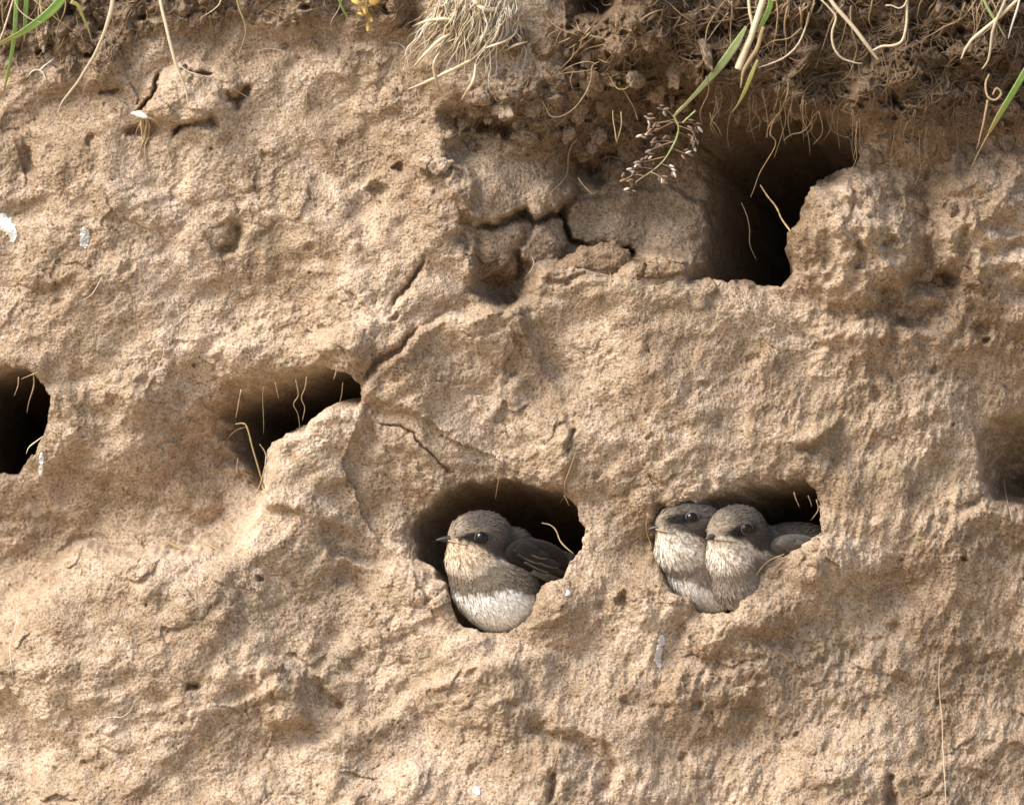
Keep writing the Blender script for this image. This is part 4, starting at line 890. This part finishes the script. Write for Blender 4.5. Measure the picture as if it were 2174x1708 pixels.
# ---------------------------------------------------------------- white bird droppings on the face
m_drop = plant_mat('dropping_white', (0.50, 0.48, 0.44), (0.80, 0.79, 0.77), 900, 0.8)
def dropping(label, blobs):
    x0 = min(b[0] - b[2] for b in blobs) - 4; x1 = max(b[0] + b[2] for b in blobs) + 4; y0 = min(b[1] - b[3] for b in blobs) - 4; y1 = max(b[1] + b[3] for b in blobs) + 4
    gx, gy = np.meshgrid(np.arange(x0, x1, 1.0), np.arange(y0, y1, 1.0))
    f = np.full(gx.shape, -9.0)
    for (bx, by, rx, ry) in blobs: f = np.maximum(f, 1 - np.sqrt(((gx - bx) / rx) ** 2 + ((gy - by) / ry) ** 2))
    f = f + 0.35 * perlin(gx / 6, gy / 6, 800) + 0.15 * perlin(gx / 2.5, gy / 2.5, 801)
    inside = f > -0.08
    o = surf(gx, gy) + np.where(inside, 2.2 + 2.0 * np.clip(f + 0.1, 0, 0.6), -2.5)
    w = to_world(gx, gy, o); ny, nx = gx.shape; c0 = w[ny // 2, nx // 2].copy()
    keep = inside.copy(); keep[1:] |= inside[:-1]; keep[:-1] |= inside[1:]; keep[:, 1:] |= inside[:, :-1]; keep[:, :-1] |= inside[:, 1:]
    idx = -np.ones(gx.shape, int); idx[keep] = np.arange(keep.sum())
    F = [(idx[i, j], idx[i + 1, j], idx[i + 1, j + 1], idx[i, j + 1]) for i in range(ny - 1) for j in range(nx - 1) if keep[i, j] and keep[i + 1, j] and keep[i + 1, j + 1] and keep[i, j + 1]]
    ob = link('bird_dropping', mesh_from('bird_dropping', w[keep] - c0, F), m_drop, None, c0)
    tag(ob, label, 'bird dropping', 'white bird droppings on the bank')
dropping('white streaky dropping at the extreme left edge', [(8,470,14,14),(18,485,12,14),(26,498,8,14),(2,460,12,8)])
dropping('small white dropping right of the edge streak', [(178,494,9,12),(177,514,8,14),(180,504,10,10)])
dropping('white dropping below the pair of birds', [(1404,1358,7,12),(1400,1378,6,12),(1396,1396,7,12),(1399,1410,5,6)])
dropping('round white speck at the bottom middle', [(1013,1675,8,8)])
dropping('faint white smear below the left edge hole', [(84,975,5,14),(82,1000,5,12)])
dropping('tiny white fleck on the lip right of the lone bird', [(1206,1258,6,6)])

# ---------------------------------------------------------------- birds
def nets(f, lo, hi, vox):
    """surface nets: smooth quad mesh of f = 0"""
    ax = [np.arange(l, h + vox, vox) for l, h in zip(lo, hi)]
    G = np.stack(np.meshgrid(*ax, indexing='ij'), -1); D = f(G)
    ins = D < 0; nx, ny, nz = D.shape
    cs = np.zeros((nx - 1, ny - 1, nz - 1), int)
    for i in (0, 1):
        for j in (0, 1):
            for k in (0, 1): cs += ins[i:nx - 1 + i, j:ny - 1 + j, k:nz - 1 + k]
    act = (cs > 0) & (cs < 8); idx = -np.ones(act.shape, int); idx[act] = np.arange(act.sum())
    c = np.argwhere(act); P = np.stack([ax[q][c[:, q]] + 0.5 * vox for q in range(3)], -1)
    for _ in range(5):
        d = f(P); e = 0.5
        g = np.stack([f(P + np.eye(3)[q] * e) - f(P - np.eye(3)[q] * e) for q in range(3)], -1) / (2 * e)
        P = P - np.clip(d / (np.sum(g * g, -1) + 1e-6), -vox, vox)[:, None] * g * 0.8
    F = []
    for q in range(3):
        a, b2 = (q + 1) % 3, (q + 2) % 3
        s0 = [slice(None)] * 3; s1 = [slice(None)] * 3; s0[q] = slice(0, -1); s1[q] = slice(1, None)
        e = np.argwhere(ins[tuple(s0)] != ins[tuple(s1)])
        sg = ins[tuple(s0)][tuple(e.T)]
        ok = (e[:, a] > 0) & (e[:, b2] > 0) & (e[:, a] < act.shape[a]) & (e[:, b2] < act.shape[b2]); e = e[ok]; sg = sg[ok]
        def gi(da, db):
            z = e.copy(); z[:, a] += da; z[:, b2] += db; return idx[tuple(z.T)]
        Q = np.stack([gi(-1, -1), gi(0, -1), gi(0, 0), gi(-1, 0)], -1); Q[~sg] = Q[~sg][:, ::-1]
        F.append(Q[(Q >= 0).all(1)])
    return P, np.vstack(F)
def ell(p, c, r, M=None):
    q = p - np.array(c)
    if M is not None: q = q @ M
    r = np.array(r); k0 = np.sqrt(np.sum((q / r) ** 2, -1)) + 1e-9; k1 = np.sqrt(np.sum((q / r ** 2) ** 2, -1)) + 1e-9
    return k0 * (k0 - 1) / k1
def smin(a, b, k):
    h = np.clip(0.5 + 0.5 * (b - a) / k, 0, 1); return b + (a - b) * h - k * h * (1 - h)

m_feather, ntf, bf = new_mat('bird_plumage')
at = nd(ntf, 'ShaderNodeVertexColor', layer_name='tint'); gf = nd(ntf, 'ShaderNodeNewGeometry')
nf = nd(ntf, 'ShaderNodeTexNoise', Scale=1500.0, Detail=2.0); ntf.links.new(gf.outputs['Position'], nf.inputs['Vector'])
rf = ramp(ntf, [(0.3, (0.72, 0.70, 0.68)), (0.7, (1.2, 1.2, 1.2))]); ntf.links.new(nf.outputs['Fac'], rf.inputs['Fac'])
ntf.links.new(mixc(ntf, 1.0, at.outputs['Color'], rf.outputs['Color'], 'MULTIPLY'), bf.inputs['Base Color'])
bf.inputs['Roughness'].default_value = 0.85; bf.inputs['Specular IOR Level'].default_value = 0.2; bf.inputs['Sheen Weight'].default_value = 0.04
bpf = nd(ntf, 'ShaderNodeBump', Strength=0.4, Distance=0.0004); ntf.links.new(nf.outputs['Fac'], bpf.inputs['Height']); ntf.links.new(bpf.outputs['Normal'], bf.inputs['Normal'])
m_eye, nte, be = new_mat('bird_eye')
ly = nd(nte, 'ShaderNodeLayerWeight', Blend=0.35); ey = mixc(nte, ly.outputs['Facing'], (0.004, 0.003, 0.003), (0.02, 0.013, 0.010)); nte.links.new(ey, be.inputs['Base Color'])
be.inputs['Roughness'].default_value = 0.10; be.inputs['Specular IOR Level'].default_value = 0.28; be.inputs['Coat Weight'].default_value = 0.25; be.inputs['Coat Roughness'].default_value = 0.03
m_beak = plant_mat('bird_beak', (0.018, 0.014, 0.014), (0.05, 0.042, 0.042), 900, 0.35)
m_gape = plant_mat('bird_gape', (0.22, 0.14, 0.075), (0.36, 0.25, 0.15), 900, 0.5)
m_lid = plant_mat('bird_eyelid', (0.05, 0.042, 0.035), (0.14, 0.12, 0.10), 900, 0.6)
m_wing = plant_mat('bird_wing_feather', (0.009, 0.007, 0.006), (0.026, 0.021, 0.017), 900, 0.85)
m_wgrey = plant_mat('bird_grey_feather', (0.085, 0.073, 0.062), (0.17, 0.15, 0.13), 900, 0.6)
m_wedge = plant_mat('bird_pale_feather', (0.06, 0.05, 0.043), (0.26, 0.235, 0.21), 500, 0.8)

def make_bird(label, anchor, depth0, head, blobs, top, bot, wing, part_label=None, seed=0, throat_col=(0.64, 0.51, 0.36), band_col=(0.160, 0.128, 0.092)):
    """all numbers in drawing px: x right, y down the picture, d into the bank (from depth0)"""
    rs = np.random.default_rng(seed)
    def P3(x, y, d): return np.array([x - anchor[0], d, anchor[1] - y], float)
    psi, phi = R(head['yaw']), R(head.get('pitch', 0))
    f = np.array([-math.cos(psi) * math.cos(phi), -math.sin(psi) * math.cos(phi), -math.sin(phi)])
    s = np.array([math.sin(psi), -math.cos(psi), 0.0]); u = np.cross(f, s); u = u if u[2] > 0 else -u
    M = np.stack([f, u, s], 1); hc = P3(*head['c']); a, b, c = head['r']
    hfun = lambda p: (p - hc) @ M
    fore = hc + f * a * head.get('fo', 0.42) + u * (-b * 0.06)
    BL = [(P3(x, y, d), (rx, rd, ry)) for (x, y, d, rx, ry, rd) in blobs]
    def sdf(p):
        d = ell(p, hc, (a, b, c), M)
        d = smin(d, ell(p, fore, (a * 0.62, b * 0.66, c * 0.72), M), 16)
        for (cc, rr) in BL: d = smin(d, ell(p, cc, rr), 22)
        return d
    allp = np.array([hc] + [q[0] for q in BL]); mr = np.array([[max(a, c)] * 3] + [q[1] for q in BL])
    lo = (allp - mr).min(0) - 14; hi = (allp + mr).max(0) + 14
    V, F = nets(sdf, lo, hi, 4.2)
    def normals(P):
        e = 0.8; g = np.stack([sdf(P + np.eye(3)[q] * e) - sdf(P - np.eye(3)[q] * e) for q in range(3)], -1); return g / (np.linalg.norm(g, axis=1)[:, None] + 1e-9)
    def colour(P):
        h = hfun(P); hf, hu, hs = h[:, 0] / a, h[:, 1] / b, np.abs(h[:, 2]) / c
        x = P[:, 0] + anchor[0]; y = anchor[1] - P[:, 2]
        nz = perlin(x / 9, y / 9, seed + 1) ; nz2 = perlin(x / 4 + 3, y / 11, seed + 2)
        crown = np.array([0.088, 0.073, 0.060]); forehead = np.array([0.25, 0.205, 0.15]); mask = np.array([0.012, 0.009, 0.008])
        cheek = np.array([0.075, 0.064, 0.056]); thr = np.array(throat_col); band = np.array(band_col); belly = np.array([0.86, 0.82, 0.75]); back = np.array([0.030, 0.024, 0.020])
        col = np.tile(back, (len(P), 1))
        inhead = sst(1.45, 1.0, np.sqrt(hf ** 2 + hu ** 2 + (h[:, 2] / c) ** 2))[:, None]
        col = col * (1 - inhead) + crown * inhead
        fo = (sst(0.35, 0.95, hf) * sst(-0.35, 0.0, hu))[:, None]; col = col * (1 - fo) + forehead * fo
        # scaly crown feathers
        col *= (1 + 0.28 * nz * inhead[:, 0])[:, None]
        ck = (sst(-0.02, -0.30, hu) * sst(0.45, 0.05, hf) * sst(1.5, 1.1, np.hypot(hf, hu)))[:, None]; col = col * (1 - ck) + cheek * ck
        brow = np.exp(-((hf - 0.42) / 0.30) ** 2 - ((hu - 0.20 + 0.12 * (hf - 0.4)) / 0.09) ** 2)[:, None]; col = col * (1 - 0.6 * brow) + forehead * 1.2 * 0.6 * brow
        mk = (sst(1.30, 0.65, np.sqrt(((hf - head['mf']) / 0.56) ** 2 + ((hu - head['eu'] / b + 0.03 + 0.12 * (hf - 0.3)) / 0.27) ** 2)) * sst(0.3, 0.5, hs + 0.1))[:, None]; col = col * (1 - mk) + mask * mk
        # throat below the gape line
        line = np.interp(h[:, 0], [-0.9 * a, -0.35 * a, 0.25 * a, 0.9 * a], [-1.05 * b, -0.86 * b, -0.42 * b, -0.16 * b])
        below = sst(5, -7, h[:, 1] - line + 4 * nz)
        tp = np.interp(x, [q[0] for q in top], [q[1] for q in top]); bt = np.interp(x, [q[0] for q in bot], [q[1] for q in bot])
        front = sst(top[-1][0] + 55, top[-1][0] + 5, x)
        frontw = sst(wing['x'] + 95, wing['x'] + 25, x)
        th = (below * front * sst(13, -10, y - tp + 9 * nz2))[:, None]
        thc = thr * (1 - 0.60 * sst(0.05, 0.5, nz2 + 0.6 * nz)[:, None] * np.array([0.9, 1.0, 1.1])) * (1 - 0.12 * sst(-20, -60, y - tp)[:, None])
        bd = (sst(-13, 10, y - tp + 9 * nz2) * below * np.maximum(front, 0.85 * frontw))[:, None]
        bandc = band * (1 + 0.3 * nz2[:, None])
        col = col * (1 - bd) + bandc * bd; col = col * (1 - th) + thc * th
        edge = (np.exp(-((y - tp + 6) / 9.0) ** 2) * front * below)[:, None] * 0.55; col = col * (1 - edge) + np.array([0.66, 0.60, 0.50]) * edge
        bl = (sst(-9, 11, y - bt + 7 * nz2) * sst(wing['x'] + 130, wing['x'] + 70, x))[:, None]; col = col * (1 - bl) + belly * bl
        return np.clip(col, 0.004, 0.9)
    org = to_world(anchor[0], anchor[1], -depth0)
    bird = empty('sand_martin', org); tag(bird, label, 'bird', 'young martins looking out of nest holes')
    body = link('body', mesh_from('body', V * S, F, True, colour(V)), m_feather, bird)
    # soft plumage: thousands of little barbs lying on the body
    front = V[:, 1] < np.median(V[:, 1]) + 40
    cand = V[front]; pick = cand[rs.integers(0, len(cand), 5200)] + rs.uniform(-2, 2, (5200, 3))
    for _ in range(2): pick = pick - sdf(pick)[:, None] * normals(pick)
    eye_s = c * math.sqrt(max(0.05, 1 - (head['ef'] / a) ** 2 - (head['eu'] / b) ** 2)); eye = hc + f * head['ef'] + u * head['eu'] + s * (eye_s - 5)
    tip = hc + f * head['reach']
    keepm = (np.linalg.norm(pick - eye, axis=1) > head['er'] * 1.5) & (np.linalg.norm(pick - (hc + f * a * 1.02 - u * b * .12), axis=1) > 20)
    pick = pick[keepm]; N = normals(pick)
    flow = pick - (tip + f * 10); flow = flow / np.linalg.norm(flow, axis=1)[:, None] + np.array([0.15, 0.1, -0.55]); flow += 0.18 * rs.standard_normal(flow.shape)
    flow -= N * np.sum(flow * N, 1)[:, None]; flow /= np.linalg.norm(flow, axis=1)[:, None] + 1e-9
    sd = np.cross(N, flow); dist = np.linalg.norm(pick - hc, axis=1)
    ln = np.where(dist < 70, 9, 15) * rs.uniform(0.7, 1.3, len(pick)); wd = np.where(dist < 70, 1.5, 2.6) * rs.uniform(0.7, 1.2, len(pick))
    p0 = pick + N * 0.1; pm = pick + flow * (ln * 0.45)[:, None] + N * 0.9; p1 = pick + flow * ln[:, None] + N * (0.7 + 3.4 * rs.random(len(pick)) ** 3)[:, None]
    BV = np.stack([p0, pm + sd * wd[:, None], p1, pm - sd * wd[:, None]], 1).reshape(-1, 3)
    BF = np.arange(len(BV)).reshape(-1, 4)
    bc = colour(pick + flow * (ln * 0.3)[:, None]) * rs.uniform(0.88, 1.12, len(pick))[:, None]
    tag(link('plumage', mesh_from('plumage', BV * S, BF, False, np.repeat(np.clip(bc, 0, 0.95), 4, 0)), m_feather, body), kind='stuff')
    # eye, eyelid
    import bmesh
    bm = bmesh.new(); bmesh.ops.create_uvsphere(bm, u_segments=24, v_segments=16, radius=1.0); me = bpy.data.meshes.new('eye'); bm.to_mesh(me); bm.free()
    me.polygons.foreach_set('use_smooth', np.ones(len(me.polygons), bool))
    for sgn in (1, -1):
        ep = hc + f * head['ef'] + u * head['eu'] + s * sgn * (eye_s - 0.62 * head['er'])
        eo = link('eye', me, m_eye, bird); eo.location = tuple(ep * S); eo.scale = (head['er'] * S,) * 3
        nrm = s * sgn + f * 0.35 * head['ef'] / a * 2; nrm /= np.linalg.norm(nrm)
        fa = f - nrm * (f @ nrm); fa /= np.linalg.norm(fa); ua = np.cross(nrm, fa)
        q = np.linspace(0, 2 * math.pi, 25); rr = head['er'] * 0.98
        ring = ep + nrm * head['er'] * 0.48 + np.outer(np.cos(q), fa) * rr * 1.03 + np.outer(np.sin(q), ua) * rr * 0.90
        v, fc = tube(ring * S, 1.6 * S, None, 6, face=tuple(nrm)); link('eyelid', mesh_from('eyelid', v, fc), m_lid, eo).matrix_parent_inverse = eo.matrix_basis.inverted()
    # bill: two mandibles, yellow gape
    n = 10; t = np.linspace(0, 1, n); b0f = a * 0.80; reach = head['reach']
    cen = hc + np.outer(b0f + (reach - b0f) * t, f) + np.outer(-b * 0.13 - 7 * t ** 2.2 + 1.5 * t, u)
    v, fc = tube(cen * S, (20 * (1 - t) ** 0.85 + 1.2) * head['bw'] * S, (8.0 * (1 - t) ** 0.7 + 1.0) * S, 10, face=tuple(u)); up = link('upper_bill', mesh_from('upper_bill', v, fc), m_beak, bird)
    cen = hc + np.outer(b0f + (reach - 5 - b0f) * t, f) + np.outer(-b * 0.13 - 8.5 - 1.5 * t ** 2 + 5 * t, u)
    v, fc = tube(cen * S, (18 * (1 - t) ** 0.85 + 1.0) * head['bw'] * S, (3.6 * (1 - t) ** 0.7 + 0.8) * S, 10, face=tuple(u)); link('lower_bill', mesh_from('lower_bill', v, fc), m_beak, bird)
    for sgn in (1, -1):
        G = []
        for k in range(8):
            q = k / 7; hf = a * (1.04 - 0.50 * q); hu = -b * (0.21 + 0.17 * q)
            p = hc + f * hf + u * hu + s * sgn * c * 0.8 * math.sqrt(max(0.04, 1 - (hf / a) ** 2))
            for _ in range(6): p = p - sdf(p[None])[0] * normals(p[None])[0]
            G.append(p + normals(p[None])[0] * 2.0)
        v, fc = tube(np.array(G) * S, np.linspace(2.8, 0.8, 8) * S, None, 6); link('gape', mesh_from('gape', v, fc), m_gape, bird)
    # wing: layered feathers on the near side
    wb = link('wing', None, None, bird) if False else None
    Wc = P3(*wing['c']); ang = R(wing['rot']); dirw = np.array([math.cos(ang) * wing['cosd'], math.sqrt(1 - wing['cosd'] ** 2), -math.sin(ang) * wing['cosd']])
    upw = np.array([math.sin(ang), 0, math.cos(ang)]); upw -= dirw * (upw @ dirw); upw /= np.linalg.norm(upw); nw = np.cross(upw, dirw); nw = nw if nw[1] < 0 else -nw
    MW = np.stack([dirw, upw, nw], 1); L, Hh, Tk = wing['r']
    WV, WF = nets(lambda p: ell(p, Wc, (L, Hh, Tk), MW), Wc - max(L, Hh) - 8, Wc + max(L, Hh) + 8, 5.0)
    wcol = np.tile(np.array(wing.get('col', (0.016, 0.013, 0.011))), (len(WV), 1))
    W = link('wing', mesh_from('wing', WV * S, WF, True, wcol), m_feather, bird)
    for row, (u0, nfe, l0, ln_, wv, mt) in enumerate([(-0.80, 9, -0.15, 1.15, 12, m_wing), (-0.35, 8, -0.45, 0.95, 13, m_wing), (0.0, 8, -0.70, 0.75, 13, m_wing), (0.25, 6, -0.85, 0.55, 11, m_wing)]):
        for k in range(nfe):
            q = k / (nfe - 1); n = 9; tt = np.linspace(0, 1, n)
            uu = (u0 + 0.62 * q * 0.9) * Hh * 0.9; l_s = (l0 + 0.16 * q - 0.1) * L
            ls = l_s + tt * ln_ * L; us = uu - 0.16 * Hh * tt - 0.05 * Hh
            zz = Tk * np.sqrt(np.clip(1 - (ls / L / 1.2) ** 2 - (us / Hh / 1.2) ** 2, 0.02, 1)) + 1.0 + row * 2.2 + k * 0.5
            cen = Wc + np.outer(ls, dirw) + np.outer(us, upw) + np.outer(zz, nw)
            ww = wv * 0.5 * np.sin(np.clip(tt, 0, 1) ** 1.25 * math.pi * 0.97) ** 0.75 + 0.5
            v, fc = tube(cen * S, ww * S, 1.0 * S, 6, face=tuple(nw + 0.35 * upw))
            link('feather', mesh_from('feather', v, fc), (wing['pale'] if ((row == 0 and k < 5) or (k % 4 == 1 and row < 3)) else wing.get('fmat', mt)), W)
    return bird

lipE = -float(np.median(surf(np.array([1165., 1150, 1120, 1190]), np.array([1262., 1290, 1325, 1240]))))
lipF = -float(np.median(surf(np.array([1610., 1650, 1600, 1580]), np.array([1230., 1200, 1265, 1295]))))
make_bird('single young bird alone in its nest hole, facing left', (1060, 1340), lipE,
    dict(c=(1022, 1137, 56), yaw=15, pitch=-2, r=(67, 54, 54), ef=11, eu=-4, er=15.5, reach=100, bw=1.0, mf=0.42),
    [(1003, 1188, 52, 58, 56, 54), (1042, 1242, 66, 88, 72, 66), (1066, 1268, 84, 88, 76, 78), (1084, 1172, 100, 56, 54, 56), (1160, 1235, 180, 105, 70, 95)],
    [(930, 1195), (960, 1212), (994, 1220), (1030, 1208), (1052, 1190)], [(940, 1250), (983, 1264), (1020, 1262), (1053, 1256), (1090, 1250), (1135, 1266)],
    dict(x=1085, c=(1140, 1186, 66), rot=14, cosd=0.84, r=(82, 42, 20), pale=m_wedge), seed=51)
make_bird('left bird of the pair, head behind its neighbour', (1510, 1305), lipF,
    dict(c=(1466, 1110, 46), yaw=14, pitch=2, r=(74, 45, 52), ef=8, eu=12, er=13.5, reach=96, bw=0.95, mf=0.36, fo=0.36),
    [(1447, 1164, 50, 57, 58, 52), (1482, 1214, 76, 72, 60, 58), (1508, 1242, 96, 70, 60, 62), (1530, 1160, 110, 60, 55, 56), (1600, 1210, 200, 100, 75, 90)],
    [(1385, 1186), (1406, 1199), (1440, 1205), (1468, 1200), (1495, 1186)], [(1400, 1222), (1434, 1229), (1469, 1236), (1506, 1250), (1540, 1272)],
    dict(x=1560, c=(1610, 1180, 170), rot=10, cosd=0.7, r=(70, 36, 18), pale=m_wing), seed=71, throat_col=(0.74, 0.68, 0.58), band_col=(0.20, 0.16, 0.122))
make_bird('right bird of the pair, turned more towards the viewer', (1580, 1300), lipF,
    dict(c=(1565, 1124, 18), yaw=36, pitch=5, r=(63, 53, 57), ef=13, eu=3, er=13.5, reach=86, bw=0.9, mf=0.36),
    [(1552, 1180, 18, 53, 56, 50), (1566, 1236, 46, 58, 58, 56), (1612, 1170, 70, 62, 58, 56), (1690, 1170, 130, 100, 62, 80)],
    [(1490, 1200), (1520, 1213), (1548, 1214), (1575, 1206), (1606, 1176)], [(1490, 1276), (1540, 1282), (1600, 1292), (1640, 1300)],
    dict(x=1640, c=(1688, 1160, 44), rot=2, cosd=0.88, r=(62, 27, 20), pale=m_wedge, col=(0.10, 0.085, 0.072), fmat=m_wgrey), seed=91, throat_col=(0.72, 0.65, 0.54), band_col=(0.25, 0.205, 0.165))
